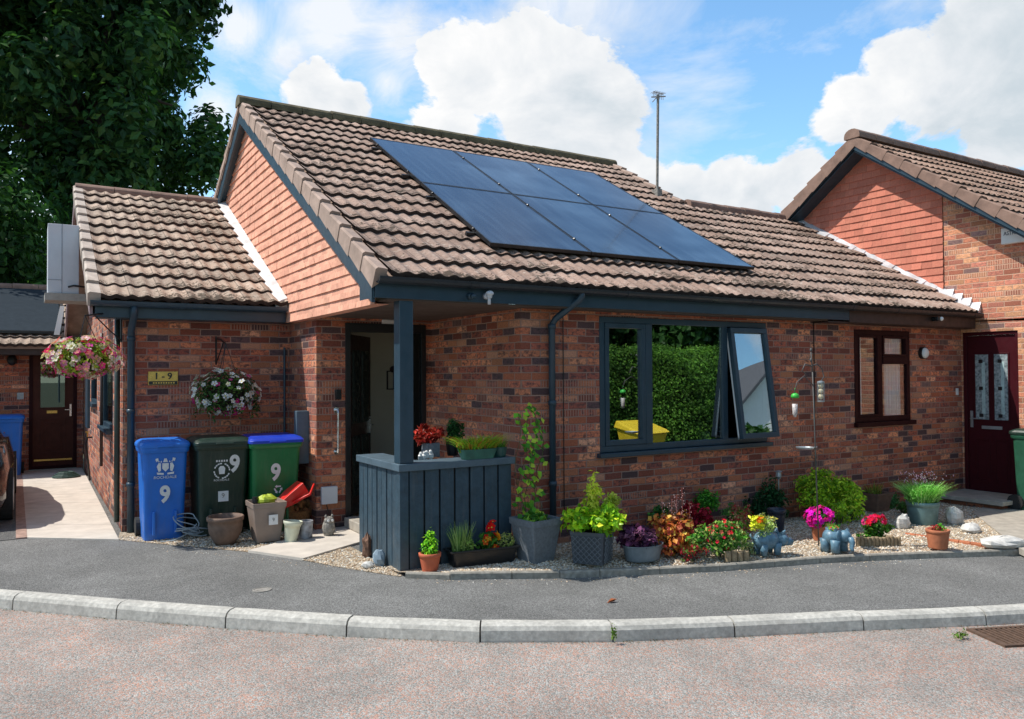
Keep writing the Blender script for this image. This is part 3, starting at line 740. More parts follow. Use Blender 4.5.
mb = MB(); verge(mb, 2.47, 2*YR-(YE-.06), ZE-.02, S, n1, g, flip=-1, w=.2); make('verge', mb, M_verge, roof)
mb = MB(); verge(mb, XT-.10, YE-.06+11*g/math.sqrt(1+S*S), ZE-.02+11*g*S/math.sqrt(1+S*S)+.01, S, n1-11, g, w=.13, drop=.04)
make('verge', mb, M_tile if False else M_verge, roof)
# bargeboards and gable cladding
mb = MB(); slab(mb, 2.485, 2.515, YE+.02, ROOF(YE)-.055, YR, ROOF(YR)-.07, .19); slab(mb, 2.485, 2.515, YR, ROOF(YR)-.07, 15.9, ROOF(YR)-.07-S*(15.9-YR), .19)
slab(mb, 2.515, 2.72, YE+.1, ROOF(YE+.1)-.20, YR, ROOF(YR)-.20, .02); slab(mb, 2.515, 2.72, YR, ROOF(YR)-.20, 15.9, ROOF(YR)-.20-S*(15.9-YR), .02)
mb.face([(2.5,YE-.02,2.37),(2.5,YE+.35,2.37),(2.5,YE+.35,ROOF(YE+.35)-.2),(2.5,YE-.02,ROOF(YE)-.1)]); make('bargeboard', mb, M_slate, bung)
mb = MB(); clad(mb, 2.60, 2.335, ROOF(YR)-.2, .1135, lambda z: YE+max(.2,(z-ZE+.2)/S+.0), lambda z: 2*YR-YE-(z-ZE+.2)/S)
mb.face([(2.605,YE+.2,2.335),(2.605,YR,ROOF(YR)-.2),(2.605,16,2.335)]); mb.face([(2.605,YE+.2,2.337),(2.605,16,2.337),(2.72,16,2.337),(2.72,YE+.2,2.337)])
make('gable_cladding', mb, M_clad, bung)
# fascia, soffit, gutter
mb = MB(); mb.box(2.5,8.83,6.36,6.385,2.368,2.55); make('fascia', mb, M_slate, bung, bevel=.003)
mb = MB(); mb.box(2.62,4.1,6.387,8.62,2.355,2.368); mb.box(4.1,SP,6.387,6.6,2.355,2.368); make('soffit', mb, simple('brown_soffit',(.10,.07,.055),.7,.2,3,.1), bung)
def gutter(mb, x0, x1, y, z, r=.056):
    rings = []
    for x in (x0, x1):
        rings.append([(x, y-r*math.cos(a), z-r*math.sin(a)*1.0) for a in [PI*j/8 for j in range(9)]]+[(x, y+r*.92,z),(x,y-r*.92,z-.004)][:1]+[(x, y-(r-.006)*math.cos(a), z-.004-(r-.012)*math.sin(a)) for a in [PI*j/8 for j in range(8,-1,-1)]])
    mb.loft(rings)
    k = x0+.9
    while k < x1: mb.loft([[(x, y-(r+.005)*math.cos(a), z+.002-(r+.006)*math.sin(a)) for a in [PI*j/8 for j in range(9)]] for x in (k-.03,k+.03)]); k += 1.8
mb = MB(); gutter(mb, 2.50, 8.83, 6.30, 2.542); make('gutter', mb, simple('blueblack_gutter',(.02,.028,.038),.35,.15,6,.05), bung)
# swan-neck downpipe
mb = MB(); mb.tube([(4.62,6.30,2.53),(4.62,6.30,2.47),(4.60,6.33,2.43),(4.45,6.50,2.26),(4.43,6.545,2.20),(4.43,6.545,.02)], .034, 10)
for z in (2.16,1.4,.6): mb.tube([(4.43,6.545,z),(4.43,6.545,z+.05)], .041, 10)
make('downpipe', mb, M_slate, bung, smooth=True)
mb = MB(); mb.tube([(8.44,6.59,2.4),(8.44,6.592,0)], .006, 5); make('cable', mb, M_black, bung); mb = MB(); mb.tube([(4.60,6.592,2.35),(4.60,6.592,.2)], .005, 5); make('cable', mb, M_black, bung)
# main window
x0,x1,z0,z1 = WIN
mb = MB(); frame_y(mb,x0,x1,z0+.04,z1,YW-.008,YW+.07,.065); mb.box(x0-.04,x1+.04,YW-.07,YW+.06,z0-.01,z0+.035)
mb.box(5.675,5.765,YW-.02,YW+.065,z0+.105,z1-.065); mb.box(6.84,6.92,YW-.006,YW+.065,z0+.105,z1-.065)
win = make('window', mb, M_slate, bung, bevel=.004)
mb = MB(); frame_y(mb,x0+.067,5.673,z0+.107,z1-.067,YW-.018,YW+.045,.052); make('sash', mb, M_slate, win, bevel=.004)
mb = MB(); mb.box(x0+.11,5.63,YW+.02,YW+.026,z0+.15,z1-.11); make('pane', mb, M_glass, win)
mb = MB(); mb.box(5.767,6.838,YW+.02,YW+.026,z0+.107,z1-.067); make('pane', mb, M_glass, win)
# top-hung sash standing open
an = math.radians(8.0); T = Matrix.Translation((6.925,YW-.02,z1-.075)) @ Matrix.Rotation(-an,4,'X')
wv, hv = .61, 1.29
mb = MB()
for b in ((0,wv,-.06,0),(0,wv,-hv,-hv+.06),(0,.055,-hv+.06,-.06),(wv-.055,wv,-hv+.06,-.06)): mb.box(b[0],b[1],-.03,.03,b[2],b[3],T=T)
sash = make('open_sash', mb, M_slate, win, bevel=.004)
mb = MB(); mb.box(.0,wv,.03,.045,-hv,-hv+.02,T=T); mb.box(.0,.016,.03,.05,-hv,0,T=T); make('seal', mb, M_white, win)
mb = MB(); mb.box(.055,wv-.055,.0,.006,-hv+.06,-.06,T=T); make('pane', mb, M_glass, win)
mb = MB(); mb.box(x0+.07,x1-.07,YW+.08,YW+.3,z0+.02,z0+.05); make('inner_sill', mb, M_white, win); mb = MB(); mb.box(x0+.112,x0+.15,YW+.03,YW+.05,z0+.12,z1-.11); make('inner_trim', mb, M_white, win)
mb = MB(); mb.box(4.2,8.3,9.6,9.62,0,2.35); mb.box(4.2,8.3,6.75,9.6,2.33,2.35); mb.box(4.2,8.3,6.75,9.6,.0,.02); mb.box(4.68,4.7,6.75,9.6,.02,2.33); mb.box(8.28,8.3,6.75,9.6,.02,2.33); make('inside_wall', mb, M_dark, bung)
# front door, open
mb = MB()
mb.box(3.03,3.09,8.60,8.68,.02,2.30); mb.box(3.96,4.02,8.60,8.68,.02,2.30); mb.box(3.09,3.96,8.60,8.68,2.20,2.30); mb.box(3.09,3.96,8.60,8.70,.02,.10)
fr = make('door_frame', mb, M_black, bung, bevel=.004)
a = math.radians(52); T = Matrix.Translation((3.10,8.70,.1)) @ Matrix.Rotation(a,4,'Z')
mb = MB(); mb.box(0,.84,0,.045,0,2.08,T=T)
dl = make('front_door', mb, M_dkdoor, bung, bevel=.004)
mb = MB()
for (u0,u1,w0,w1) in ((.12,.4,.2,.9),(.46,.74,.2,.9),(.12,.4,1.05,1.9),(.46,.74,1.05,1.9)):
    mb.box(u0,u1,-.008,-.001,w0,w1,T=T); mb.box(u0+.03,u1-.03,-.016,-.008,w0+.03,w1-.03,T=T)
make('panel', mb, simple('dark_glass_panel',(.02,.03,.028),.2,.3,5,0), dl)
mb = MB(); mb.box(.77,.80,-.02,-.001,.9,1.1,T=T); mb.tube([T@Vector((.785,-.05,1.0)),T@Vector((.68,-.05,1.0))],.009,6); make('handle', mb, M_steel, dl)
mb = MB(); mb.box(2.9,5.2,10.3,10.32,0,2.3); mb.box(4.6,4.62,8.7,10.3,0,2.3); mb.box(2.9,2.92,8.7,10.3,0,2.3); mb.box(2.9,4.6,8.7,10.3,2.3,2.32); mb.box(2.9,4.6,8.69,10.3,.0,.03); make('hall_wall', mb, M_cream, bung)
P = FY(391,378,10.28); mb = MB(); frame_y(mb, P.x-.06,P.x+.05,P.z-.16,P.z+.1,10.27,10.295,.014); mb.ell((P.x+.04,10.26,P.z+.12),(.07,.03,.05),8); tag(make('wall_ornament', mb, M_brownf, origin=P), 'small dark hanging ornament on the cream hall wall', 'ornament')
# things on the pier and porch ceiling
P = FY(338,394,8.6); mb = MB(); mb.loft([rrect(P.x,8.6,.03,.022,.012,P.z-.06),rrect(P.x,8.6,.034,.024,.012,P.z+.05)]); mb.box(P.x-.028,P.x+.028,8.572,8.584,P.z-.05,P.z-.0)
tag(make('key_safe', mb, M_black, origin=P), 'small black key safe fixed to the brick pier by the open door', 'key safe')
A, B_ = FY(338,410,8.55), FY(336.5,452,8.55); mb = MB(); mb.tube([(A.x,8.62,A.z),(A.x,8.55,A.z),(A.x,8.54,A.z-.03),(A.x-.004,8.54,B_.z+.03),(A.x-.004,8.55,B_.z),(A.x,8.62,B_.z)],.013,8)
for z in (A.z,B_.z): mb.tube([(A.x,8.618,z),(A.x,8.606,z)],.032,12)
tag(make('grab_rail', mb, M_steel, origin=A), 'upright shiny steel grab rail on the brick pier', 'grab rail')
A, B_ = FY(321,487,8.6), FY(337,503,8.6); mb = MB(); mb.box(A.x,B_.x,8.57,8.62,B_.z,A.z); o = make('socket_box', mb, M_offw, origin=A, bevel=.008); tag(o, 'pale grey square outdoor socket box low on the brick pier', 'box')
mb = MB(); mb.tube([(A.x+.06,8.60,B_.z),(A.x+.1,8.605,B_.z-.15),(A.x+.2,8.6,B_.z-.3),(A.x+.22,8.6,.03)],.005,5); make('lead', mb, M_black, o)
P = G(387,322,2.33); mb = MB(); mb.box(P.x-.1,P.x+.08,P.y-.1,P.y+.1,2.27,2.354); tag(make('porch_light', mb, M_white, origin=P, bevel=.01), 'white box light under the porch ceiling', 'light')
for (px_, lbl, nm, mt) in ((471,'small dark round camera fixed to the slate blue fascia','camera',M_slate),(487,'pale sensor head on the fascia right of the dark camera','sensor',M_offw)):
    P = FY(px_,296,6.33); mb = MB(); mb.tube([(P.x,6.36,P.z),(P.x,6.31,P.z)],.03,12); mb.tube([(P.x,6.31,P.z),(P.x,6.27,P.z-.01)],.022,10)
    if nm == 'sensor': mb.ell((P.x,6.28,P.z+.02),(.04,.035,.025),10); mb.tube([(P.x,6.29,P.z),(P.x,6.29,P.z-.08)],.015,8)
    tag(make('security_'+nm, mb, mt, origin=P, smooth=True), lbl, nm)

# ---- left wing
SL = .517; YL, ZL = 9.42, 2.53; YLR = 13.0; XL = .55
LROOF = lambda y: ZL+SL*(y-YL); gl = .343; nl = round((YLR-YL)*math.sqrt(1+SL*SL)/gl)
mb = MB(); tiles(mb, XL+.08, 2.60, YL-.06, ZL, SL, nl, gl, per=.15, amp=.024)
lr = make('side_roof', mb, [M_tileL, M_riser], bung)
mb = MB(); slab(mb, XL+.03, 2.6, YL+.02, LROOF(YL)-.02, YLR, LROOF(YLR)-.02, .05); slab(mb, XL, 2.7, YLR, LROOF(YLR)+.02, 16.9, LROOF(YLR)-SL*(16.9-YLR), .06); make('side_roof_deck', mb, M_verge, bung)
mb = MB(); ridge(mb, XL-.01, 2.55, YLR, LROOF(YLR)+.03, .1); make('ridge', mb, M_ridgeN, lr)
mb = MB(); verge(mb, XL-.04, YL-.06, ZL, SL, nl, gl, w=.12, drop=.09); make('verge', mb, simple('pale_verge',(.50,.42,.36),.9,.3,6,.4,dirt=.3), lr)
mb = MB(); slab(mb, XL-.02, XL+.01, YL, LROOF(YL)-.04, YLR, LROOF(YLR)-.04, .16); slab(mb, XL+.01, .86, YL+.05, LROOF(YL)-.17, YLR, LROOF(YLR)-.17, .02)
slab(mb, XL-.02, XL+.01, YLR, LROOF(YLR)-.04, 16.8, LROOF(YLR)-.04-SL*(16.8-YLR), .16); make('side_bargeboard', mb, simple('pinkish_barge',(.33,.24,.25),.6,.2), bung)
# flashing where the wing roof meets the gable
mb = MB()
for k in range(nl*2):
    v0, v1 = k*gl/2, (k+1)*gl/2; L = math.sqrt(1+SL*SL); ya, yb = YL-.05+v0/L, YL-.05+v1/L
    W_ = lambda q: .135+.012*math.sin(q*1.9)+.008*math.sin(q*4.1)
    za, zb = LROOF(ya)+.06, LROOF(yb)+.06
    mb.loft([[(2.588,yy,zz+.06),(2.588-W_(q)*.5,yy,zz+.035),(2.588-W_(q),yy,zz-.012),(2.588-W_(q),yy,zz-.05),(2.588,yy,zz-.05)] for yy, zz, q in ((ya,za,k),(yb,zb,k+1))])
make('mortar_flashing', mb, simple('white_mortar',(.72,.70,.68),.85,.25,8,.8), bung)
mb = MB(); mb.box(XL+.03,2.58,YL-.01,YL+.015,2.34,2.52); make('side_fascia', mb, M_slate, bung)
mb = MB(); mb.box(XL+.05,2.69,YL+.017,9.70,2.335,2.348); make('side_soffit', mb, M_slate, bung)
mb = MB(); gutter(mb, XL-.02, 2.57, YL-.07, 2.505); make('gutter', mb, M_slate, bung)
mb = MB(); X = FY(131,400,9.64).x; mb.tube([(X,YL-.07,2.46),(X,YL-.07,2.38),(X,9.62,2.22),(X,9.64,2.15),(X,9.64,.0)], .038, 10)
for z in (2.1,1.3,.5): mb.tube([(X,9.64,z),(X,9.64,z+.05)],.045,10)
make('downpipe', mb, M_slate, bung, smooth=True)
mb = MB(); X = FY(284.5,400,9.67).x; mb.tube([(X,9.67,2.05),(X,9.67,.9)], .014, 8); make('conduit', mb, M_slate, bung)
mb = MB(); ya = FX(117,450,.83).y; mb.tube([(.83,ya,2.4),(.83,ya,.1)], .03, 8); make('soil_pipe', mb, simple('green_black_pipe',(.02,.04,.035),.4), bung, smooth=True)
mb = MB(); ya = FX(100.5,450,.82).y; mb.tube([(.83,ya,2.3),(.83,ya,.5)], .02, 8); make('waste_pipe', mb, M_brownf, bung, smooth=True)
# flat slate-blue cabinet on the pier side
A, B_ = FX(296,411,2.56), FX(309,470,2.56)
mb = MB(); mb.box(2.56,2.70,8.89,9.0,B_.z+.02,A.z); tag(make('meter_cabinet', mb, M_capm, origin=(2.62,A.y-.2,B_.z), bevel=.006), 'narrow tall slate blue cabinet on the brick corner behind the green bin', 'cabinet')
# number plate
A, B_ = FY(148,371.5,9.68), FY(178,385,9.68); th = thing('house_number_plate', 'gold house number plate on the brick wall above the blue bin', 'sign', (A.x,9.68,B_.z))
mb = MB(); mb.box(A.x,B_.x,9.675,9.699,B_.z,A.z); make('plate', mb, M_brass, th, bevel=.004)
mb = MB(); mb.box(A.x+.008,B_.x-.008,9.6715,9.6745,B_.z+.006,B_.z+.045); make('dark_band', mb, M_black, th)
text('number', '1 - 9', .1, M_black, th, ((A.x+B_.x)/2,9.6735,A.z-.055), FRONT, .003)
mb = MB()
for k in range(9): mb.box(A.x+.05+k*.026,A.x+.066+k*.026,9.6695,9.6712,B_.z+.018,B_.z+.034)
make('lettering', mb, M_brass, th)

# white cabinet under the left verge
yb_ = 11.2
A, B_ = FY(48,223,yb_), FY(79,294,yb_)
th = thing('white_boxed_bay', 'pale grey white panelled box projecting beside the left roof verge', 'box', ((A.x+B_.x)/2,yb_,B_.z))
mb = MB(); mb.box(A.x,B_.x,yb_,yb_+.5,B_.z,A.z); make('body', mb, M_offw, th, bevel=.006)
mb = MB(); C = FY(62,250,yb_); mb.box(C.x-.004,C.x+.004,yb_-.004,yb_-.0005,B_.z,A.z); mb.box(A.x,C.x-.006,yb_-.004,yb_-.0005,B_.z+.16,B_.z+.168); make('joint', mb, simple('grey_joint',(.3,.32,.36),.6), th)
mb = MB(); mb.box(A.x-.03,.84,yb_-.03,yb_+.5,B_.z-.09,B_.z-.002); make('shelf', mb, simple('weathered_soffit',(.40,.38,.34),.8,.2), th)
mb = MB(); q = FY(68,287,yb_-.03); mb.tube([q,(q.x+.06,q.y,q.z+.02),(B_.x+.1,q.y+.05,q.z+.01)], .012, 7); make('hose', mb, M_black, th)

# ------------------------------------------------------------------ porch screen and post
ps = thing('porch_screen', 'slate blue boarded porch screen with a wide flat cap', 'screen', (3.3,6.8,0))
XA, XB, YA, YB_ = 2.745, 3.87, 6.40, 7.42
mb = MB(); mb.box(XA+.02,XB,YA+.02,YA+.055,-.05,.87); mb.box(XA+.02,XA+.055,YA+.055,YB_,-.05,.87); make('backing', mb, M_black, ps)
nb = 7; w = (XB-XA-.075)/nb
for k in range(nb):
    mb = MB(); z = R.uniform(-.004,.004); mb.box(XA+.075+k*w+.009,XA+.075+(k+1)*w-.009,YA-.003+z,YA+.019,-.05,.872); make('board', mb, M_board, ps, bevel=.004)
nb = 8; w = (YB_-YA-.075)/nb
for k in range(nb):
    mb = MB(); z = R.uniform(-.003,.003); mb.box(XA-.003+z,XA+.019,YA+.075+k*w+.008,YA+.075+(k+1)*w-.008,-.05,.872); make('board', mb, M_board, ps, bevel=.004)
mb = MB(); mb.box(XA-.012,XA+.07,YA-.012,YA+.07,-.06,.872); make('corner_board', mb, M_board, ps, bevel=.004)
mb = MB(); P1 = [(XA-.03,YA-.035),(XB+.02,YA-.035),(XB+.02,YA+.24),(XA+.25,YA+.24),(XA+.25,YB_),(XA-.03,YB_)]
mb.loft([[(x,y,.874) for x,y in P1],[(x,y,.938) for x,y in P1]]); make('cap', mb, M_capm, ps, bevel=.006)
mb = MB(); mb.box(2.735,2.865,6.39,6.52,.94,2.366); tag(make('porch_post', mb, M_slate, origin=(2.8,6.45,.94), bevel=.006), 'square slate blue post from screen cap up to the porch roof', 'post')

# ------------------------------------------------------------------ adjoining bungalow
ad = thing('adjoining_bungalow', 'adjoining red brick bungalow with brown framed window and brown fascia', 'house', (10,8,0))
mb = MB(); WN2 = (9.25,10.46,1.02,2.275)
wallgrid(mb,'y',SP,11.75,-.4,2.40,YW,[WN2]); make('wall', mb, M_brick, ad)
mb = MB(); tiles(mb, XT, 11.72, YE-.06, ZE-.02, S, n2, g)
for (lo, hi) in ((SP,XT),): pass
r2 = make('roof', mb, [M_tile, M_riser], ad)
mb = MB(); slab(mb, SP, 11.74, YE+.03, ROOF(YE)-.03, YR2, ROOF(YR2)-.03, .06); slab(mb, XT, 11.74, YR2, ROOF(YR2), 13.2, ROOF(YR2)-S*(13.2-YR2), .06); make('roof_deck', mb, M_verge, ad)
mb = MB(); ridge(mb, XT+.04, 11.6, YR2, ROOF(YR2)+.03, .1); make('ridge', mb, M_ridgeN, r2)
mb = MB(); mb.box(8.832,11.70,6.36,6.385,2.345,2.55); make('fascia', mb, M_brownf, ad)
mb = MB(); mb.box(SP,11.74,6.387,6.6,2.335,2.35); make('soffit', mb, M_brownf, ad)
mb = MB(); gutter(mb, 8.832, 11.72, 6.30, 2.54); make('gutter', mb, simple('dark_brown_gutter',(.035,.03,.03),.4), ad)
x0,x1,z0,z1 = WN2; mb = MB(); frame_y(mb,x0,x1,z0+.03,z1,YW-.01,YW+.07,.07); mb.box(x0-.02,x1+.06,YW-.06,YW+.06,z0-.03,z0+.028)
mx = 9.80; mb.box(mx-.04,mx+.04,YW-.008,YW+.065,z0+.1,z1-.07); mb.box(mx+.04,x1-.07,YW-.02,YW+.065,1.82,1.92); frame_y(mb,x0+.072,mx-.042,z0+.102,z1-.072,YW-.016,YW+.04,.03); frame_y(mb,mx+.042,x1-.072,1.922,z1-.072,YW-.022,YW+.04,.035)
w2 = make('window', mb, M_brown, ad, bevel=.004)
for (a, b, c, d) in ((x0+.1,mx-.07,z0+.13,z1-.1),(mx+.07,x1-.1,1.95,z1-.1),(mx+.04,x1-.07,z0+.1,1.82)):
    mb = MB(); mb.box(a,b,YW+.015,YW+.02,c,d); make('pane', mb, M_glass2, w2)
mb = MB(); n = 60
def curt(a, b, y, z0, z1):
    k = int((b-a)/.01)
    for i in range(k):
        f = lambda q: y+.02*math.sin(q*1.1)+.008*math.sin(q*3.3)
        mb.face([(a+i*.01,f(i),z0),(a+i*.01+.01,f(i+1),z0),(a+i*.01+.01,f(i+1),z1),(a+i*.01,f(i),z1)])
curt(mx+.24,x1-.05,YW+.10,z0+.05,z1-.05); curt(x0+.12,x0+.42,YW+.2,z0+.05,z1-.05); make('curtain', mb, M_curt, w2)
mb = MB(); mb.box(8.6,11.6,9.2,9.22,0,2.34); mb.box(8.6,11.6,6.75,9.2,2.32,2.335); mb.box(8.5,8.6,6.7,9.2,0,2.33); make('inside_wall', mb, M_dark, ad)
P = FY(925,353,6.55); th = thing('bulkhead_light', 'round white bulkhead wall light right of the brown window', 'light', (P.x,6.6,P.z))
mb = MB(); mb.tube([(P.x,6.599,P.z),(P.x,6.55,P.z)],.085,20); make('base', mb, M_black, th); mb = MB(); mb.ell((P.x,6.55,P.z),(.075,.04,.075),16); make('diffuser', mb, M_white, th, smooth=True)
P = FY(937,319,6.3); th = thing('sensor_light', 'black sensor light under the brown fascia near the maroon door', 'light', (P.x,6.3,P.z))
mb = MB(); mb.box(P.x-.06,P.x+.06,6.25,6.35,P.z-.03,P.z+.03); make('housing', mb, M_black, th, bevel=.01); mb = MB(); mb.ell((P.x+.02,6.25,P.z),(.03,.03,.03),8); make('lens', mb, M_white, th, smooth=True)
P = FY(848,272,9.7)
mb = MB(); mb.lathe((P.x,9.75,ROOF(YR2)+.05), [(.06,0),(.06,.12),(.09,.13),(.09,.17),(.03,.2)], 12); tag(make('roof_vent', mb, M_ridgeN, origin=(P.x,9.75,ROOF(YR2)+.05)), 'small brown vent cap on the lower ridge', 'vent')

# antenna
P = FY(661,190,9.75); th = thing('tv_aerial', 'tall television aerial on a thin mast behind the roof ridge', 'aerial', (P.x,9.85,4.4))
B0 = Vector((P.x,9.85,4.4)); Tp = FY(658,96,9.85)
mb = MB(); mb.tube([B0,(Tp.x,9.85,Tp.z+.02)],.022,8); mb.box(B0.x-.05,B0.x+.05,9.78,9.92,4.5,4.72); make('mast', mb, M_stone, th)
mb = MB(); mb.tube([(Tp.x-.10,9.9,Tp.z-.02),(Tp.x+.12,9.8,Tp.z)],.01,6)
for k in range(7):
    x = Tp.x-.10+.035*k; mb.tube([(x,9.78,Tp.z+.05),(x,9.92,Tp.z+.05)],.004,5); mb.tube([(x,9.85,Tp.z-.05),(x,9.85,Tp.z+.06)],.004,5)
mb.tube([(Tp.x-.1,9.85,Tp.z+.055),(Tp.x+.12,9.85,Tp.z+.055)],.006,6); mb.tube([(Tp.x-.12,9.85,Tp.z-.12),(Tp.x,9.85,Tp.z)],.007,6); make('antenna_head', mb, M_stone, th)

# ------------------------------------------------------------------ solar panels
L_ = math.sqrt(1+S*S); NRM = Vector((0,-S/L_,1/L_)); UP = Vector((0,1/L_,S/L_))
P0 = Vector((3.955,6.99,ROOF(6.99)))+NRM*.12
SA = thing('solar_array', 'large dark blue array of six solar panels on the bungalow roof', 'solar panels', P0)
order = ['lower left','lower middle','lower right','upper left','upper middle','upper right']
pw, ph = 1.262, 1.91
for r_ in range(2):
    for c_ in range(3):
        o0 = P0+Vector((c_*(pw+.012),0,0))+UP*(r_*(ph+.012))
        
        def Q(u, v, h): return o0+Vector((u,0,0))+UP*v+NRM*h
        mb = MB()
        for (u0,u1,v0,v1) in ((0,pw,0,.018),(0,pw,ph-.018,ph),(0,.018,.018,ph-.018),(pw-.018,pw,.018,ph-.018)):
            mb.loft([[Q(u0,v0,h),Q(u1,v0,h),Q(u1,v1,h),Q(u0,v1,h)] for h in (-.035,.003)])
        th = make('solar_panel', mb, M_black, SA)
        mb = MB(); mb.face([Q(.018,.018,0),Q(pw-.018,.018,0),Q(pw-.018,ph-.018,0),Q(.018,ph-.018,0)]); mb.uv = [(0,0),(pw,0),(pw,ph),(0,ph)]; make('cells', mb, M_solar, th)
th = SA
mb = MB()
for v in (.38,1.5,2.3,3.45):
    a = P0+UP*v-NRM*.055; mb.loft([[a+Vector((x,0,0))+UP*u+NRM*h for u,h in ((-.02,-.02),(.02,-.02),(.02,.018),(-.02,.018))] for x in (-.09,3*pw+.09)])
make('rail', mb, M_black, th)
mb = MB()
for v in (.38,1.5,2.3,3.45):
    for u in (-.02, pw+.006, 2*pw+.018, 3*pw+.04):
        mb = MB(); a = P0+UP*v+Vector((u,0,0))+NRM*.004; mb.ell(tuple(a),(.018,.022,.014),6); make('clamp', mb, M_black, th)

# ------------------------------------------------------------------ neighbour's gabled house
nh = thing('gabled_house', 'orange brick gabled house with red hung tiles and maroon door', 'house', (14,8,0))
XN = 11.75; SN = .70; YN, ZN = 8.10, 5.50
NR = lambda y: ZN-SN*abs(y-YN)
DN = (5.81,6.585,-.13,2.285)
mb = MB(); wallgrid(mb,'x',3.7,6.84,-.4,2.45,XN,[DN]); mb.face([(XN,3.7,2.45),(XN,6.84,2.45),(XN,6.84,NR(6.84)-.1),(XN,3.75,NR(3.75)-.1)]); mb.face([(XN,6.6,-.4),(XN,12.5,-.4),(XN,12.5,2.4),(XN,6.6,2.4)])
mb.face([(XN,3.7,-.4),(20,3.7,-.4),(20,3.7,2.5),(XN,3.7,2.5)]); make('wall', mb, M_brickN, nh)
mb = MB(); clad(mb, XN-.012, 2.39, NR(YN)-.14, .1135, lambda z: max(6.84, YN-(NR(YN)-.14-z)/SN), lambda z: YN+(NR(YN)-.14-z)/SN); mb.face([(XN-.01,6.84,2.4),(XN-.01,12.4,2.4),(XN-.01,YN,NR(YN)-.1),(XN-.01,6.84,NR(6.84)-.1)])
make('gable_cladding', mb, M_cladN, nh)
Ln = math.sqrt(1+SN*SN); nn = int((YN-3.55)*Ln/.343)+1
mb = MB(); yE = YN-nn*.343/Ln; zE = NR(YN)-nn*.343*SN/Ln
tiles(mb, XN-.20, 19, yE, zE, SN, nn, .343); r3 = make('roof', mb, [M_tileN, M_riser], nh)
mb = MB(); slab(mb, XN-.3, 19, yE, zE, YN, NR(YN), .06); slab(mb, XN-.3, 19, YN, NR(YN), 12.9, NR(12.9), .06); make('roof_deck', mb, M_verge, nh)
mb = MB(); verge(mb, XN-.38, yE, zE, SN, nn, .343, w=.17, drop=.10); verge(mb, XN-.38, 2*YN-yE, zE, SN, nn, .343, w=.17, drop=.15, flip=-1); make('verge', mb, M_ridgeN, r3)
mb = MB(); ridge(mb, XN-.39, 19, YN, NR(YN)+.05, .12); make('ridge', mb, M_ridgeN, r3)
mb = MB()
for (ya, yb) in ((yE,YN),(12.6,YN)):
    slab(mb, XN-.355, XN-.32, ya, NR(ya)-.05, yb, NR(yb)-.05, .125); slab(mb, XN-.32, XN-.02, ya, NR(ya)-.19, yb, NR(yb)-.19, .02)
make('bargeboard', mb, M_slate, nh)
# lead flashing down the junction of roof and wall
mb = MB()
k = 0; y = 6.42
while y < YR2:
    ya, yb = y, y+.17; w = .13+.03*math.sin(k*1.9); za, zb = ROOF(ya)+.055, ROOF(yb)+.05
    mb.loft([[(XN-.004,ya,za+.07),(XN-w,ya,za-.0),(XN-w,ya,za-.03),(XN-.004,ya,za-.03)],[(XN-.004,yb,zb+.07),(XN-w,yb,zb+.0),(XN-w,yb,zb-.03),(XN-.004,yb,zb-.03)]])
    y += .17; k += 1
for j in range(4):
    y = 6.30+.13*j; z = ROOF(y)+.03; mb.loft([[(XN-.006,y,z+.16),(XN-.10,y-.01,z+.02),(XN-.10,y-.01,z),(XN-.006,y,z)],[(XN-.006,y+.13,z+.16),(XN-.09,y+.125,z+.085),(XN-.09,y+.125,z+.055),(XN-.006,y+.13,z+.05)]])
make('lead_flashing', mb, M_lead, nh)
# maroon door
mb = MB(); frame_x(mb, DN[0], DN[1], DN[2]+.03, DN[3], XN+.02, XN+.09, .05); make('door_frame', mb, M_maroon, nh, bevel=.004)
ya, yb = DN[0]+.052, DN[1]-.052; za, zb = DN[2]+.085, DN[3]-.052
mb = MB(); mb.box(XN+.045,XN+.085,ya,yb,za,zb)
dn = make('door', mb, M_maroon, nh)
yc = (ya+yb)/2
mb = MB()
for (a, b) in ((ya+.1,yc-.03),(yc+.03,yb-.1)):
    frame_x(mb, a, b, .12, .75, XN+.037, XN+.0445, .02); mb.box(XN+.04,XN+.0445,a+.04,b-.04,.16,.71); frame_x(mb, a-.012, b+.012, 1.0, 1.98, XN+.034, XN+.0445, .02)
make('moulding', mb, M_maroon, dn, bevel=.003)
for (a, b) in ((ya+.1,yc-.03),(yc+.03,yb-.1)):
    mb = MB(); mb.box(XN+.040,XN+.0446,a+.01,b-.01,1.02,1.96); gp = make('glass', mb, M_frost, dn)
    mb = MB(); m_ = (a+b)/2
    mb.box(XN+.037,XN+.0398,m_-.045,m_-.0,1.1,1.85)
    make('leaded_strip', mb, simple('pale_leaded_glass',(.45,.6,.6),.3), dn)
    mb = MB()
    for z in (1.08,1.47,1.86): mb.box(XN+.034,XN+.0366,m_-.015,m_+.04,z-.025,z+.025)
    make('lead_boss', mb, M_black, dn)
mb = MB(); mb.box(XN+.03,XN+.0446,yc-.14,yc+.14,.885,.93); make('letterbox', mb, M_metal, dn)
mb = MB(); mb.box(XN+.03,XN+.0446,yb-.07,yb-.035,.9,1.14); mb.tube([(XN+.005,yb-.05,1.03),(XN+.005,yb-.16,1.03)],.009,6); mb.tube([(XN+.04,yb-.05,1.03),(XN+.005,yb-.05,1.03)],.009,6); make('handle', mb, M_metal, dn)
mb = MB(); mb.box(XN+.0,XN+.044,ya-.01,yb+.01,za+.0,za+.03); make('threshold', mb, M_metal, dn)
P = Vector((XN-.01,6.597,1.42)); mb = MB(); mb.box(XN-.16,XN-.12,6.58,6.599,1.37,1.47); tag(make('doorbell', mb, M_white, origin=P), 'small white doorbell at the corner beside the maroon door', 'doorbell')
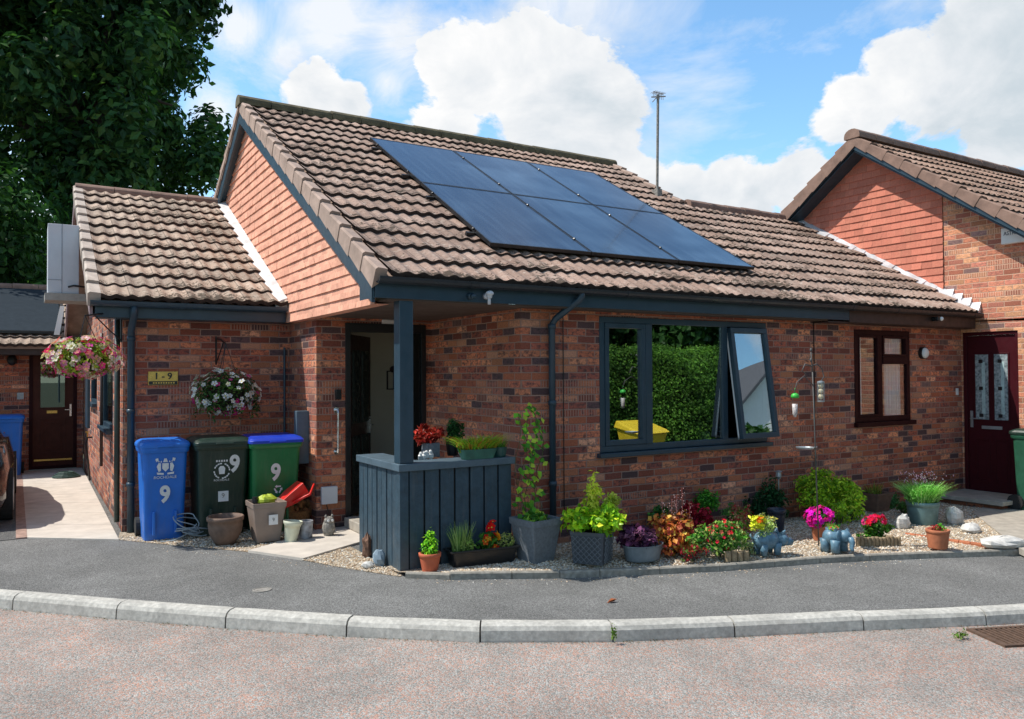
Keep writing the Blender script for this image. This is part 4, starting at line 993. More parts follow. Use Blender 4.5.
# name sign
A = FX(1003,229,XN-.03); B_ = FX(1040,247,XN-.03)
th = thing('name_sign', 'white sign with dark lettering on the orange brick wall', 'sign', (XN-.03,A.y,B_.z))
mb = MB(); mb.box(XN-.09,XN-.002,B_.y,A.y,FX(1003,245,XN-.03).z,A.z); make('board', mb, M_white, th, bevel=.008)
text('lettering', 'ASTRA', .075, simple('sign_ink',(.05,.05,.08),.6), th, (XN-.093,(A.y*.72+B_.y*.28),(A.z+FX(1003,245,XN-.03).z)/2+.03), SIDE, .0, .85)
# step
st = thing('door_step', 'concrete doorstep slab on bricks below the maroon door', 'step', (11.3,6.0,-.1))
P = [(10.95,6.55),(10.95,5.68),(11.74,5.68),(11.74,6.55)]
mb = MB(); mb.box(10.92,11.742,5.62,6.575,-.06,-.005); make('slab', mb, M_conc, st, bevel=.006)
mb = MB(); mb.box(10.99,11.742,5.69,6.55,-.3,-.062); make('brick_base', mb, M_brick, st)

# ------------------------------------------------------------------ far-left house
fh = thing('end_house', 'brick house at the end of the side path with brown panelled door', 'house', (-1,17,0))
mb = MB(); YF = 16.95
d0_, d1_ = FY(29,400,YF).x, FY(77,400,YF).x
wallgrid(mb,'y',-9,.86,-.2,2.42,YF,[(d0_,d1_,-.1,2.16)]); make('wall', mb, M_brick, fh)
mb = MB(); frame_y(mb, d0_,d1_,.02,2.16,YF-.01,YF+.06,.06); make('door_frame', mb, M_brown, fh)
mb = MB(); mb.box(d0_+.06,d1_-.06,YF+.01,YF+.05,.05,2.10); M_rdoor = simple('red_brown_door', (.075, .022, .014), .5, .2, 8, .1, spec=.2); fd = make('door', mb, M_rdoor, fh)
a, b = d0_+.06, d1_-.06; mb = MB(); frame_y(mb,a+.12,b-.12,.3,.95,YF-.002,YF+.0095,.03); frame_y(mb,a+.19,b-.19,.38,.87,YF-.002,YF+.0095,.03); frame_y(mb,a+.1,b-.12,1.13,2.0,YF-.004,YF+.0095,.02); make('moulding', mb, M_rdoor, fd, bevel=.003)
mb = MB(); mb.box(a+.12,b-.14,YF+.004,YF+.0095,1.15,1.98); make('glass', mb, glass_mat('door_glass',.4,(.5,.6,.55)), fd)
mb = MB(); mb.box(a+.22,b-.26,YF-.008,YF+.0095,1.04,1.09); make('letterbox', mb, M_brass, fd); mb = MB(); mb.box(a+.02,b-.02,YF-.012,YF+.009,.17,.20); make('weather_bar', mb, M_brass, fd)
mb = MB(); mb.box(b-.06,b-.03,YF-.012,YF+.009,.98,1.2); mb.tube([(b-.045,YF-.04,1.1),(b-.14,YF-.04,1.1)],.009,6); make('handle', mb, M_steel, fd)
mb = MB(); mb.box(-9,.6,16.3,16.33,2.1,2.25); mb.box(-9,.84,16.33,YF,2.1,2.12); make('fascia', mb, M_brownf, fh)
mb = MB(); tiles(mb, -9, .60, 16.2, 2.25, .45, 9, .343, per=.15); fr_ = make('roof', mb, [M_tileL, M_riser], fh)
mb = MB(); slab(mb,-9,.6,16.25,2.25,18.95,2.25+.45*2.72,.05); slab(mb,-9,.6,18.95,2.25+.45*2.72,22,2.2,.05); make('roof_deck', mb, M_verge, fh)
mb = MB(); ridge(mb,-9,.6,18.95,2.25+.45*2.75+.03,.1); make('ridge', mb, M_ridgeN, fr_)
mb = MB(); q0, q1 = FY(62,306,16.5), FY(57,335,16.5); mb.loft([[(q0.x-.03,16.48,q0.z),(q0.x+.04,16.48,q0.z),(q0.x+.04,16.52,q0.z),(q0.x-.03,16.52,q0.z)],[(q1.x-.05,16.48,q1.z),(q1.x+.04,16.48,q1.z),(q1.x+.04,16.52,q1.z),(q1.x-.05,16.52,q1.z)]]); make('white_pipe', mb, M_white, fh)
mb = MB(); mb.box(FY(65,310,16.7).x,.84,16.56,16.598,2.24,2.95); make('canopy_end', mb, simple('grey_brown_panel',(.22,.18,.15),.7), fh)
mb = MB(); q = FY(12,360,YF-.1); mb.ell((q.x,YF-.08,q.z),(.08,.06,.1),10); mb.box(q.x-.03,q.x+.03,YF-.05,YF-.001,q.z-.02,q.z+.14); tag(make('lantern', mb, M_black, origin=q), 'small dark lantern on the far brick wall left of the brown door', 'lantern')
q = FY(20.5,396,YF-.02); mb = MB(); mb.box(q.x-.05,q.x+.05,YF-.03,YF-.001,q.z-.06,q.z+.06); tag(make('wall_box', mb, M_metal, origin=q), 'small grey box on the far brick wall beside the brown door', 'box')
# its roof panel array
S2 = .45; y0 = 16.52; zf = lambda y: 2.25+.45*(y-16.2)
x1 = FY(62,320,17.5).x
SA2 = thing('solar_array', 'grey gridded solar panels on the low roof at the far left', 'solar panels', (-1,16.6,2.4))
for k in range(3):
    xa, xb = x1-.02-1.7*(k+1), x1-.03-1.7*k; a0 = y0; a1 = 18.62
    mb = MB(); mb.loft([[(xa,a0,zf(a0)+h),(xb,a0,zf(a0)+h),(xb,a1,zf(a1)+h),(xa,a1,zf(a1)+h)] for h in (.09,.13)]); th = make('solar_panel', mb, M_black, SA2)
    mb = MB(); mb.face([(xa+.02,a0+.02,zf(a0)+.142),(xb-.02,a0+.02,zf(a0)+.142),(xb-.02,a1-.02,zf(a1)+.132),(xa+.02,a1-.02,zf(a1)+.132)]); mb.uv = [(0,0),(1.66,0),(1.66,2),(0,2)]; make('cells', mb, simple('matt_grey_cells',(.035,.045,.055),.9,.1,9,0,spec=.05), th)

# ------------------------------------------------------------------ wheelie bins
def crest(P, s, parent, ring=False):
    mb = MB(); y = P.y
    def poly(pts): mb.loft([[(P.x+x*s, y, P.z+z*s) for x, z in pts],[(P.x+x*s, y-.002, P.z+z*s) for x, z in pts]])
    if ring:
        for j in range(20):
            if j % 5 == 4: continue
            a0, a1 = 2*PI*j/20, 2*PI*(j+.8)/20; poly([(math.cos(a0)*.5,math.sin(a0)*.5),(math.cos(a1)*.5,math.sin(a1)*.5),(math.cos(a1)*.42,math.sin(a1)*.42),(math.cos(a0)*.42,math.sin(a0)*.42)])
        poly([(-.16,-.2),(.16,-.2),(.2,.15),(.1,.3),(-.1,.3),(-.2,.15)])
        for j in range(5): poly([(-.3+j*.15-.05,.56),(-.3+j*.15+.05,.56),(-.3+j*.15+.04,.68),(-.3+j*.15-.04,.68)])
    else:
        poly([(-.14,.2),(-.14,-.05),(0,-.2),(.14,-.05),(.14,.2)]); poly([(-.1,.25),(.1,.25),(.05,.42),(-.05,.42)])
        for sx in (-1,1):
            poly([(sx*.2,-.15),(sx*.3,-.2),(sx*.38,.05),(sx*.3,.22),(sx*.2,.2)][::sx]); poly([(sx*.3,.3),(sx*.42,.32),(sx*.44,.42),(sx*.32,.45)][::sx])
            for j in range(3): poly([(sx*(.16+.1*j),.24+.02*j),(sx*(.22+.1*j),.24+.02*j),(sx*(.2+.1*j),.3),(sx*(.17+.1*j),.32)][::sx])
            poly([(sx*.08,-.26),(sx*.38,-.22),(sx*.36,-.32),(sx*.08,-.34)][::sx])
    o = make('crest', mb, M_decal, parent)
def wheelie(name, label, P, w, d, h, mb_, ml_, deco, rot=0, lidx=0, small=False):
    t = thing(name, label, 'wheelie bin', P, 'wheelie bins'); x, y, z = P; yc = y+d/2
    tw = w/2; bw = tw*.84
    mb = MB(); mb.loft([rrect(x,yc+.03,bw,d*.36,.04,z),rrect(x,yc+.03,bw+.004,d*.37,.045,z+.05),rrect(x,yc,tw*.97,d*.48,.05,z+h-.13),rrect(x,yc,tw*.98,d*.49,.05,z+h-.12)])
    mb.loft([rrect(x,yc,tw*1.02,d*.51,.05,z+h-.13),rrect(x,yc,tw*1.05,d*.53,.05,z+h-.10),rrect(x,yc,tw*1.05,d*.53,.05,z+h-.07)])
    for sx in (-1,1): mb.box(x+sx*bw*.55-.012,x+sx*bw*.55+.012,yc-d*.44,yc-d*.3,z+.06,z+.3)
    make('body', mb, mb_, t, smooth=False, bevel=.004)
    mb = MB()
    lw = tw*1.09
    mb.loft([rrect(x,yc,lw,d*.55,.05,z+h-.075),rrect(x,yc,lw,d*.55,.05,z+h-.045),rrect(x,yc+.005,lw*.94,d*.50,.06,z+h-.02),rrect(x,yc+.02,lw*.8,d*.40,.08,z+h)])
    mb.tube([(x-lw*.7,yc+d*.56,z+h-.05),(x+lw*.7,yc+d*.56,z+h-.05)],.02,8); mb.tube([(x-lw*.3,yc-d*.56,z+h-.06),(x+lw*.3,yc-d*.56,z+h-.06)],.014,8)
    make('lid', mb, ml_, t, bevel=.006)
    for sx in (-1,1):
        mb = MB(); mb.tube([(x+sx*(bw+.005),yc+d*.42,z+.10),(x+sx*(bw+.05),yc+d*.42,z+.10)],.10,18); wh = make('wheel', mb, M_rubber, t)
    if deco: deco(t, x, yc, z)
    return t
def fr_y(yc, d, z, h, zz):
    f = (zz-.05)/(h-.18); y0 = yc+.03-d*.37; y1 = yc-d*.48; return y0+(y1-y0)*f
def dec_blue(t, x, yc, z):
    f = lambda q: fr_y(yc,.5,z,1.07,q)-.012
    tl = (PI/2+.10, 0, 0)
    text('number','9',.24,M_decal,t,(x+.0,f(.5),z+.47),tl,.009,.85)
    crest(Vector((x+.0,f(.8)-.004,z+.76)), .22, t); text('lettering','ROCHDALE',.042,M_decal,t,(x,f(.64),z+.655),tl)
def dec_dk(t, x, yc, z):
    f = lambda q: fr_y(yc,.62,z,1.07,q)-.012; tl = (PI/2+.115,0,0)
    text('number','9',.25,M_decal,t,(x+.11,f(.8),z+.76),tl,.009,.85)
    crest(Vector((x-.02,f(.75)-.004,z+.70)), .17, t, True); text('lettering','ROCHDALE',.03,M_decal,t,(x-.02,f(.6),z+.60),tl)
    mb = MB(); y = f(.42); mb.box(x-.05,x+.055,y-.003,y,z+.37,z+.48,T=None); make('sticker', mb, M_decal, t); text('mark','9',.07,M_stone,t,(x,y-.005,z+.43),FRONT)
def dec_gr(t, x, yc, z):
    f = lambda q: fr_y(yc,.62,z,1.07,q)-.012; tl = (PI/2+.115,0,0)
    text('number','9',.25,M_decal,t,(x-.01,f(.68),z+.65),tl,.009,.85)
    mb = MB(); y = f(.5)-.003; c = Vector((x+.02,y,z+.47))
    for k in range(3):     # three chasing arrows
        a = 2*PI*k/3+PI/2; u = Vector((math.cos(a),0,math.sin(a))); v = Vector((-math.sin(a),0,math.cos(a)))
        p = c+u*.03; mb.face([p-v*.03-u*.008,p+v*.014-u*.008,p+v*.014+u*.008,p-v*.03+u*.008]); mb.face([p+v*.012-u*.018,p+v*.036,p+v*.012+u*.018])
    make('recycling_mark', mb, M_decal, t)
Pb = G(162,541.5); wheelie('wheelie_bin','bright blue wheelie bin with white crest and number nine', (Pb.x+.03,Pb.y-.02,.005), .45,.5,1.04, M_bin_blue, M_bin_blue, dec_blue)
Pb = G(220,537); wheelie('wheelie_bin','dark green wheelie bin between the blue bin and the bright green bin', (Pb.x+.03,Pb.y-.06,.005), .54,.62,1.05, M_bin_dk, M_bin_dk, dec_dk)
Pb = G(275,533); wheelie('wheelie_bin','bright green wheelie bin with a royal blue lid', (Pb.x+.01,Pb.y-.06,.005), .54,.62,1.05, M_bin_gr, M_bin_blue2, dec_gr)
Pb = FY(7.5,470,16.2); wheelie('wheelie_bin','blue wheelie bin standing by the far brown door', (Pb.x-.02,16.1,.01), .50,.55,1.05, M_bin_blue, M_bin_blue, None)
Pb = GZ(1066,516,gz); wheelie('wheelie_bin','green wheelie bin with dark lid at the right edge beside the maroon door', (Pb.x+.03,Pb.y,gz(Pb.x)+.03), .5,.55,1.07, simple('mid_green_bin_plastic',(.02,.10,.055),.45), M_bin_dk, None)

# ------------------------------------------------------------------ hanging baskets
def basket(label, c, r, cols, nfl, leafc, bracket, fr=.032, trailing=0, spread=None):
    c = Vector(c); t = thing('hanging_basket', label, 'hanging basket', c, 'hanging baskets')
    mb = MB(); mb.lathe((c.x,c.y,c.z-r[2]*.75), [(r[0]*.12,0),(r[0]*.34,r[2]*.15),(r[0]*.5,r[2]*.45),(r[0]*.58,r[2]*.8)], 18); make('bowl', mb, M_soil, t)
    mb = MB(); ball(mb, c, r, 1500, .05, leafc, .5, .35, .4); 
    for _ in range(trailing):
        a = R.random()*2*PI; p = c+Vector((math.cos(a)*r[0]*.9, math.sin(a)*r[1]*.9, -r[2]*R.uniform(.3,1.0))); ball(mb, p, (.05,.05,.09), 14, .04, leafc)
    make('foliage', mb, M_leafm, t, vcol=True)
    mb = MB(); blooms(mb, c, r, nfl, fr, cols); make('flowers', mb, M_petal, t, vcol=True)
    mb = MB(); top = Vector(bracket[1])
    for k in range(3):
        a = 2*PI*k/3; mb.tube([c+Vector((math.cos(a)*r[0]*.5,math.sin(a)*r[1]*.5,0)), top], .004, 5)
    make('chain', mb, M_black, t)
    mb = MB(); w = Vector(bracket[0]); e = Vector(bracket[1]); mb.tube([w+Vector((0,0,.0)), w.lerp(e,.5)+Vector((0,0,.02)), e], .009, 6); mb.tube([w+Vector((0,0,-.28)), w.lerp(e,.35)+Vector((0,0,-.16)), w.lerp(e,.75)], .007, 6); mb.tube([w+Vector((0,0,.03)),w+Vector((0,0,-.3))],.011,6); make('bracket', mb, M_black, t)
PK = [(.75,.05,.25),(.72,.05,.38),(.8,.2,.3),(.8,.25,.45),(.82,.6,.6),(.85,.4,.42),(.78,.72,.66),(.8,.75,.6),(.62,.02,.12)]
c = FY(85,357,9.1); basket('hanging basket of pink and cream petunias at the left corner of the wall', (c.x,c.y,c.z), (.34,.32,.20), PK, 250, [(.3,.42,.04),(.4,.5,.06),(.18,.3,.03)], ((.86,9.75,c.z+.48),(c.x,9.12,c.z+.42)), fr=.04)
c = FY(226,391,9.30); basket('round hanging basket of white flowers with a few magenta ones above the dark green bin', (c.x,c.y,c.z), (.36,.29,.25), [(.85,.86,.88)]*9+[(.6,.02,.25)]*2, 185, [(.05,.12,.03),(.09,.19,.04),(.04,.09,.03)], ((c.x-.03,9.70,c.z+.60),(c.x,9.32,c.z+.53)), trailing=26, fr=.036)

# ------------------------------------------------------------------ pots and plants
def pot_round(mb, P, r0, r1, h, rim=.02, n=28):
    mb.lathe(tuple(P), [(r0*.96,0),(r0,.01),(r0+(r1-r0)*.75,h*.75),(r0+(r1-r0)*.8,h*.8),(r1,h*.8+.001),(r1+.004,h*.98),(r1-.003,h),(r1-rim,h-.004),(r1-rim,h-.04)], n, cap1=True)
def potted(name, label, px_, py_, wpx0, wpx1, hpx, mat, foliage, cat='potted plant', square=False, group='potted plants around the house', zf=gz, dy=0, rot=0, matsoil=M_soil, sm_=True):
    P = GZ(px_, py_, zf); P = Vector((P.x, P.y, P.z+.018)); s = mpp(P); P.x += P.x/P.y*dy; P.y += dy; r0, r1, h = wpx0*s/2, wpx1*s/2, hpx*s
    P.x += P.x/P.y*r0*.7; P.y += r0*.7
    t = thing(name, label, cat, P, group)
    mb = MB()
    if square:
        T = Matrix.Translation(P) @ Matrix.Rotation(rot,4,'Z')
        rr = lambda q, z: rrect(0,0,q,q,min(.012,q*.2),z,2,T)
        mb.loft([rr(r0,0),rr(r0+(r1-r0)*.85,h*.87),rr(r1*1.0,h*.87+.002),rr(r1*1.02,h),rr(r1*.93,h),rr(r1*.9,h-.03)])
    else: pot_round(mb, P, r0, r1, h)
    make('pot', mb, mat, t, smooth=(sm_ and not square))
    mb = MB(); mb.lathe((P.x,P.y,P.z+h-.035), [(r1*.7 if square else r1*.86,0),(r1*.7 if square else r1*.86,.012)], 16); make('soil', mb, matsoil, t)
    foliage(t, P+Vector((0,0,h-.02)), s, r1, h); return t
def fol(t, fn, name='foliage', mat=None):
    mb = MB(); fn(mb); mb.c = [tuple(min(.85, 1.95*q*((q+.02)/(max(c)+.02))**.35) for q in c) for c in mb.c]; return make(name, mb, mat or M_leafm, t, vcol=True)

# round brown pot, empty
P = GZ(227,546,gz); s = mpp(P); mb = MB()
mb.lathe((P.x,P.y+.08,.008), [(.095,0),(.125,.05),(.158,.12),(.168,.19),(.165,.235),(.178,.24),(.182,.275),(.172,.285),(.155,.28),(.15,.2),(.12,.1)], 32)
tag(make('plant_pot', mb, M_brownpot, origin=(P.x,P.y+.08,0), smooth=True), 'round ribbed brown clay pot, empty, on the gravel before the dark green bin', 'pot')
# taupe square tub with garden tools and lime gloves
def f_taupe(t, C, s, r, h):
    mb = MB(); mb.ell((C.x+.01,C.y,C.z+.03),(.10,.08,.06),12,bump=.3); make('lime_cloth', mb, simple('lime_rubber',(.45,.55,.04),.5), t)
    mb = MB(); mb.tube([(C.x-.11,C.y,C.z),(C.x-.11,C.y,C.z+.07)],.03,10); make('black_cup', mb, M_black, t)
    mb = MB(); sx = C.x+.03; mb.box(sx-.045,sx+.045,C.y-r-.012,C.y-r-.002,C.z-.2,C.z-.1); make('sticker', mb, M_decal, t); text('mark','9',.05,M_stone,t,(sx,C.y-r-.014,C.z-.15),FRONT)
potted('square_tub','taupe plastic tub with a white sticker and lime cloth in front of the green bin',266,543,23,33,39,M_taupe,f_taupe,'tub',True,None)
# cream pot (tilted) and grey jar
P = GZ(292,544,gz); mb = MB(); T = Matrix.Translation((P.x,P.y+.05,.012)) @ Matrix.Rotation(.12,4,'Y')
mb.loft([[T@Vector((r*math.cos(2*PI*j/24),r*math.sin(2*PI*j/24),z)) for j in range(24)] for r,z in ((.058,0),(.062,.01),(.082,.17),(.096,.19),(.1,.215),(.09,.215),(.075,.12))]); tag(make('plant_pot', mb, simple('cream_glaze',(.6,.62,.48),.5,.15), origin=P, smooth=True), 'small cream flared pot leaning beside the taupe tub', 'pot')
P = GZ(308,541,gz); mb = MB(); mb.lathe((P.x,P.y+.06,.012), [(.05,0),(.062,.02),(.066,.15),(.07,.16),(.07,.19),(.06,.19),(.055,.1)], 20); tag(make('jar', mb, simple('white_splashed_metal',(.42,.43,.46),.6,.7,14), origin=P), 'grey and white mottled jar between the cream pot and the pier', 'jar')
# basket of cones and red scoop
P = GZ(300,531,gz); P.y += .12; t = thing('cone_basket', 'heap of brown fir cones in wicker behind the cream pot', 'basket', P)
mb = MB(); mb.lathe((P.x,P.y,.01), [(.1,0),(.14,.1),(.16,.2),(.15,.21)], 18); make('wicker', mb, M_wick, t)
mb = MB()
for k in range(46):
    a = R.random()*2*PI; q = R.random()**.5*.17; mb.ell((P.x+math.cos(a)*q,P.y+math.sin(a)*q*.8,.2+R.random()*.15*(1-q*3)), (.03,.03,.04), 6, bump=.5)
make('cone', mb, M_wick, t)
A = FY(280,497,P.y-.12); B_ = FY(312,488,P.y-.12)
d = (B_-A); t = thing('garden_scoop', 'red plastic scoop with a long handle lying on the cone basket', 'scoop', A)
T = Matrix.Translation(FY(293,499,P.y-.26)) @ Matrix.Rotation(-math.radians(32),4,'Y') @ Matrix.Scale(1.25,4)
mb = MB(); mb.loft([[T@Vector(p) for p in ((-.17,-.06,.0),(-.17,.06,.0),(-.17,.075,.05),(-.17,-.075,.05))],[T@Vector(p) for p in ((.0,-.08,-.03),(.0,.08,-.03),(.0,.10,.08),(.0,-.10,.08))],[T@Vector(p) for p in ((.13,-.07,-.02),(.13,.07,-.02),(.13,.09,.09),(.13,-.09,.09))]]); make('bowl', mb, M_red, t, bevel=.008)
mb = MB(); mb.tube([T@Vector((-.03,-.1,.0)),T@Vector((.12,-.12,-.02)),FY(314,484,P.y-.34)],[.016,.014,.011],8); make('handle', mb, M_red, t, smooth=True)
# cable coil
P = GZ(190,538,gz); mb = MB()
pts = []
for k in range(150):
    a = k*.33; r = .09+.05*math.sin(k*.23)+.02*math.sin(k*.7); pts.append((P.x+.02*math.sin(k*.05)+r*1.25*math.cos(a)+.03*math.sin(k*.11), P.y+r*.6*math.sin(a)-.04, .02+.06*abs(math.sin(k*.17))+.10*(1+math.sin(a*.5+1))*(.5+.5*math.sin(k*.09))))
mb.tube(pts,.006,5); mb.tube([pts[0],(P.x-.18,P.y-.12,.015),(P.x-.3,P.y-.1,.012)],.006,5); tag(make('cable_coil', mb, M_cable, origin=P), 'tangled coil of pale grey cable on the gravel beside the blue bin', 'cable')
# stones round the entrance
def rock(label, px_, py_, r, mat, name='rock', cat='rock', zf=gz, group=None, n=10, bump=.28):
    P = GZ(px_,py_,zf); mb = MB(); P.z += .01; P.x += P.x/P.y*r[1]*.5; P.y += r[1]*.5; mb.ell((P.x,P.y,P.z+r[2]*.75), r, n, bump=bump, rot=Matrix.Rotation(R.uniform(-.4,.4),3,'Z')); return tag(make(name, mb, mat, origin=P), label, cat, group)
P = GZ(330,538,gz); t = thing('stone_owl', 'small mottled stone owl ornament at the foot of the brick pier', 'ornament', P)
mb = MB(); mb.ell((P.x,P.y+.04,.10),(.07,.06,.10),14,bump=.12); mb.ell((P.x,P.y+.03,.18),(.055,.05,.045),12,bump=.1)
for sx in (-1,1): mb.ell((P.x+sx*.035,P.y+.03,.225),(.015,.015,.02),6)
make('body', mb, M_stone, t); mb = MB()
for sx in (-1,1): mb.ell((P.x+sx*.022,P.y-.018,.185),(.014,.006,.014),8)
make('eye', mb, M_white, t)
A = G(344,541); mb = MB(); mb.box(3.0,3.32,A.y+.12,8.58,.024,.13); tag(make('door_step', mb, M_conc, origin=(3.1,8.3,0), bevel=.01), 'pale concrete block step below the open front door', 'step')
rock('brown knobbly piece of driftwood against the boarded screen', 367,558,(.055,.05,.12),M_drift,'driftwood','driftwood',bump=.6)
rock('blue grey curved stone leaning on the boarded screen', 379,567,(.06,.05,.08),simple('blue_grey_stone',(.25,.33,.4),.7))
rock('small white pebble rock beside the blue grey stone', 368,569,(.06,.045,.03),M_rock)
rock('small white block rock by the maroon door corner', 951,487,(.07,.05,.06),M_rock,zf=gz)

# terracotta pot with lime conifer
def f(t, C, s, r, h):
    fol(t, lambda mb: (ball(mb,C+Vector((0,0,.07)),(.075,.07,.12),420,.035,[(.2,.4,.03),(.3,.5,.05),(.12,.3,.03)],.5,.2,.8), ball(mb,C+Vector((.01,0,.15)),(.04,.04,.08),160,.03,[(.25,.48,.04)],.5,.1,.8)))
potted('potted_plant','terracotta pot with a bright lime green plant by the screen corner',430,575,15,22,21,M_terra2,f,zf=lambda x: -.02,dy=-.06)
# black trough
A = GZ(452,572,gz); B_ = GZ(513,566,gz); s = mpp(A); d = (B_-A); d.z = 0; Lh = 73*s*.93/1.0
T = Matrix.Translation((A.x,A.y+.05,.0)) @ Matrix.Rotation(math.atan2(0,1),4,'Z')
t = thing('flower_trough', 'black trough of orange flowers and grey herbs before the boarded screen', 'trough', (A.x+.3,A.y+.1,0), 'potted plants around the house')
T = Matrix.Translation((A.x+.33,A.y+.06,-.01)) @ Matrix.Rotation(-.12,4,'Z')
mb = MB(); R4 = lambda hx,hy,z: rrect(0,0,hx,hy,.02,z,2,T)
mb.loft([R4(.28,.07,.0),R4(.31,.095,.16),R4(.335,.11,.165),R4(.335,.11,.18),R4(.31,.09,.18),R4(.3,.085,.15)]); make('trough', mb, M_black, t, bevel=.003)
C = T@Vector((0,0,.16)); 
fol(t, lambda mb: (blades(mb,T@Vector((-.2,0,.15)),(.09,.06),.26,130,[(.18,.25,.09),(.26,.32,.14),(.12,.2,.06)],.004,.35), ball(mb,T@Vector((-.16,0,.2)),(.1,.07,.07),260,.03,[(.2,.28,.08),(.3,.36,.12)]), ball(mb,T@Vector((.06,0,.22)),(.11,.07,.1),260,.04,GRN), ball(mb,T@Vector((.24,0,.2)),(.1,.07,.09),420,.022,[(.32,.36,.12),(.22,.28,.08),(.4,.42,.2)],.4)))
fol(t, lambda mb: (blooms(mb,T@Vector((.08,-.04,.25)),(.07,.05,.1),16,.035,[(.8,.12,.02),(.7,.02,.02),(.85,.3,.03)]), blooms(mb,T@Vector((.10,0,.36)),(.03,.03,.04),6,.035,[(.75,.02,.01)])), 'flowers', M_petal)
# tall grey planter with climber
def f(t, C, s, r, h):
    def q(mb):
        ball(mb,C,(.13,.12,.05),260,.05,GRN+[(.2,.3,.05)],.6)
        for k in range(5):
            x = C.x-.12+.06*k; p = [Vector((x,C.y+.1,C.z))]
            for j in range(8): p.append(Vector((x+.035*math.sin(j*1.3+k*2),C.y+.12+.03*math.sin(j),C.z+.13*j+.05)))
            mb.tube(p,.003,4,c=(.05,.06,.03))
            for b in p:
                for _ in range((0,2,3,7,2)[k]):
                    leafq(mb, b+Vector((R.gauss(0,.03),R.gauss(0,.03),R.gauss(0,.04))), Vector((R.gauss(0,.5),-1,.7)), .065, .055, R.choice([(.1,.22,.03),(.18,.32,.04),(.05,.13,.02),(.3,.36,.06)]))
    fol(t, q)
potted('tall_planter','tall square grey planter with a climbing vine beside the downpipe',536,567,24,38,49,M_planterL,f,square=True,dy=-.14,rot=.12,zf=pvz)
# lattice planter
def f(t, C, s, r, h):
    Bz = C.z-h+.02
    for sgn, ax in ((1,'f'),(1,'s')):
        mb = MB(); r0 = r*.9
        T = Matrix.Translation((C.x,C.y,Bz)) @ Matrix.Rotation(.62,4,'Z') @ (Matrix.Identity(4) if ax == 'f' else Matrix.Rotation(-PI/2,4,'Z'))
        nk = 7
        for k in range(-nk,nk+1):
            for dr in (1,-1):
                # a diagonal bar clipped to the panel
                x0_ = k*r*.33; pts = []
                for u in [i/24 for i in range(25)]:
                    z = u*h*.84+.01; x = x0_+dr*(z-h*.42)
                    if abs(x) < r*.9: pts.append(T@Vector((x,-(r0+(r-r0)*u)*1.0-.012,z)))
                if len(pts) > 1: mb.tube([pts[0],pts[-1]],.0035,4)
        make('lattice', mb, M_planterL, t)
    fol(t, lambda mb: (clumps(mb,C+Vector((0,0,.10)),(.30,.24,.14),34,46,.065,CHA,.34,.6), clumps(mb,C+Vector((.02,0,.28)),(.08,.07,.22),12,34,.05,[(.42,.5,.06),(.5,.52,.1)],.4,.5), clumps(mb,C+Vector((.25,.06,.24)),(.12,.07,.06),6,30,.05,[(.4,.45,.1)],.5,.5)))
potted('lattice_planter','dark lattice sided planter with a bright chartreuse shrub',592,565,31,35,32,M_planter,f,square=True,dy=-.04,rot=.62)
# oval tub with purple plant
P = GZ(650,563,gz); P.y += .1; t = thing('metal_tub_plant','oval grey metal tub holding a dark purple leafy plant','potted plant',P,'potted plants around the house')
mb = MB(); mb.lathe((P.x,P.y,P.z+.015), [(.12,0),(.125,.01),(.145,.13),(.152,.135),(.152,.145),(.142,.142),(.14,.11)], 30, sq=1.4); make('pot', mb, simple('zinc_tub',(.19,.23,.26),.5,.3,9,.1,metal=.2), t, smooth=False)
fol(t, lambda mb: clumps(mb,P+Vector((-.05,0,.22)),(.19,.13,.12),28,50,.05,[(.07,.025,.06),(.12,.05,.10),(.04,.015,.035),(.16,.08,.12)],.4,.9))
# shrubs in the bed: each its own plant
def shrub(name, label, px_, py_, r, k, n, L, cols, asp=.55, dy=.12, zc=None, fl=None, cr=.34, tall=None, group='shrubs in the front bed'):
    P = GZ(px_,py_,gz); P.x += P.x/P.y*dy; P.y += dy; P.z += .01; t = thing(name,label,'shrub',P,group); K_ = 1.42; r = tuple(q*K_ for q in r); lim = 6.6-r[1]*.85; kk = min(1, lim/P.y); P.x *= kk; P.y *= kk; t.location = P; ORG[t] = P.copy(); zc = zc and zc*1.15; k = int(k*1.25); n = int(n*1.15)
    C = P+Vector((0,0,zc if zc else r[2]*.95))
    mb = MB()
    for j in range(5): a = j*1.3; mb.tube([P, C+Vector((math.cos(a)*r[0]*.4,math.sin(a)*r[1]*.4,0))],.006,5)
    make('stem', mb, M_bark, t)
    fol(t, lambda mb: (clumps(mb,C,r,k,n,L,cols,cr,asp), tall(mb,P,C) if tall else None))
    if fl: fol(t, lambda mb: fl(mb,P,C), 'flowers', M_petal)
COP = [(.42,.16,.05),(.5,.25,.07),(.3,.1,.05),(.45,.32,.1),(.25,.06,.05)]
def spikes(mb,P,C):
    for k in range(6):
        x = C.x+R.uniform(-.15,.22); y = C.y+R.uniform(-.05,.05); h = R.uniform(.25,.42)
        mb.tube([(x,y,C.z),(x+R.uniform(-.04,.04),y,C.z+h)],.002,4,c=(.3,.12,.1))
        for j in range(14): leafq(mb,Vector((x+R.gauss(0,.012),y+R.gauss(0,.012),C.z+h*(.45+.04*j))),Vector((0,-1,.5)),.012,.012,(.5,.3,.28))
shrub('heuchera','copper and amber leaved heuchera right of the oval tub',676,560,(.20,.15,.16),26,46,.05,COP,.85,.14,tall=spikes)
shrub('crimson_shrub','dark crimson narrow shrub behind the copper plant',692,545,(.08,.07,.17),12,44,.045,[(.28,.02,.03),(.35,.03,.05),(.18,.02,.03)],.6,.1)
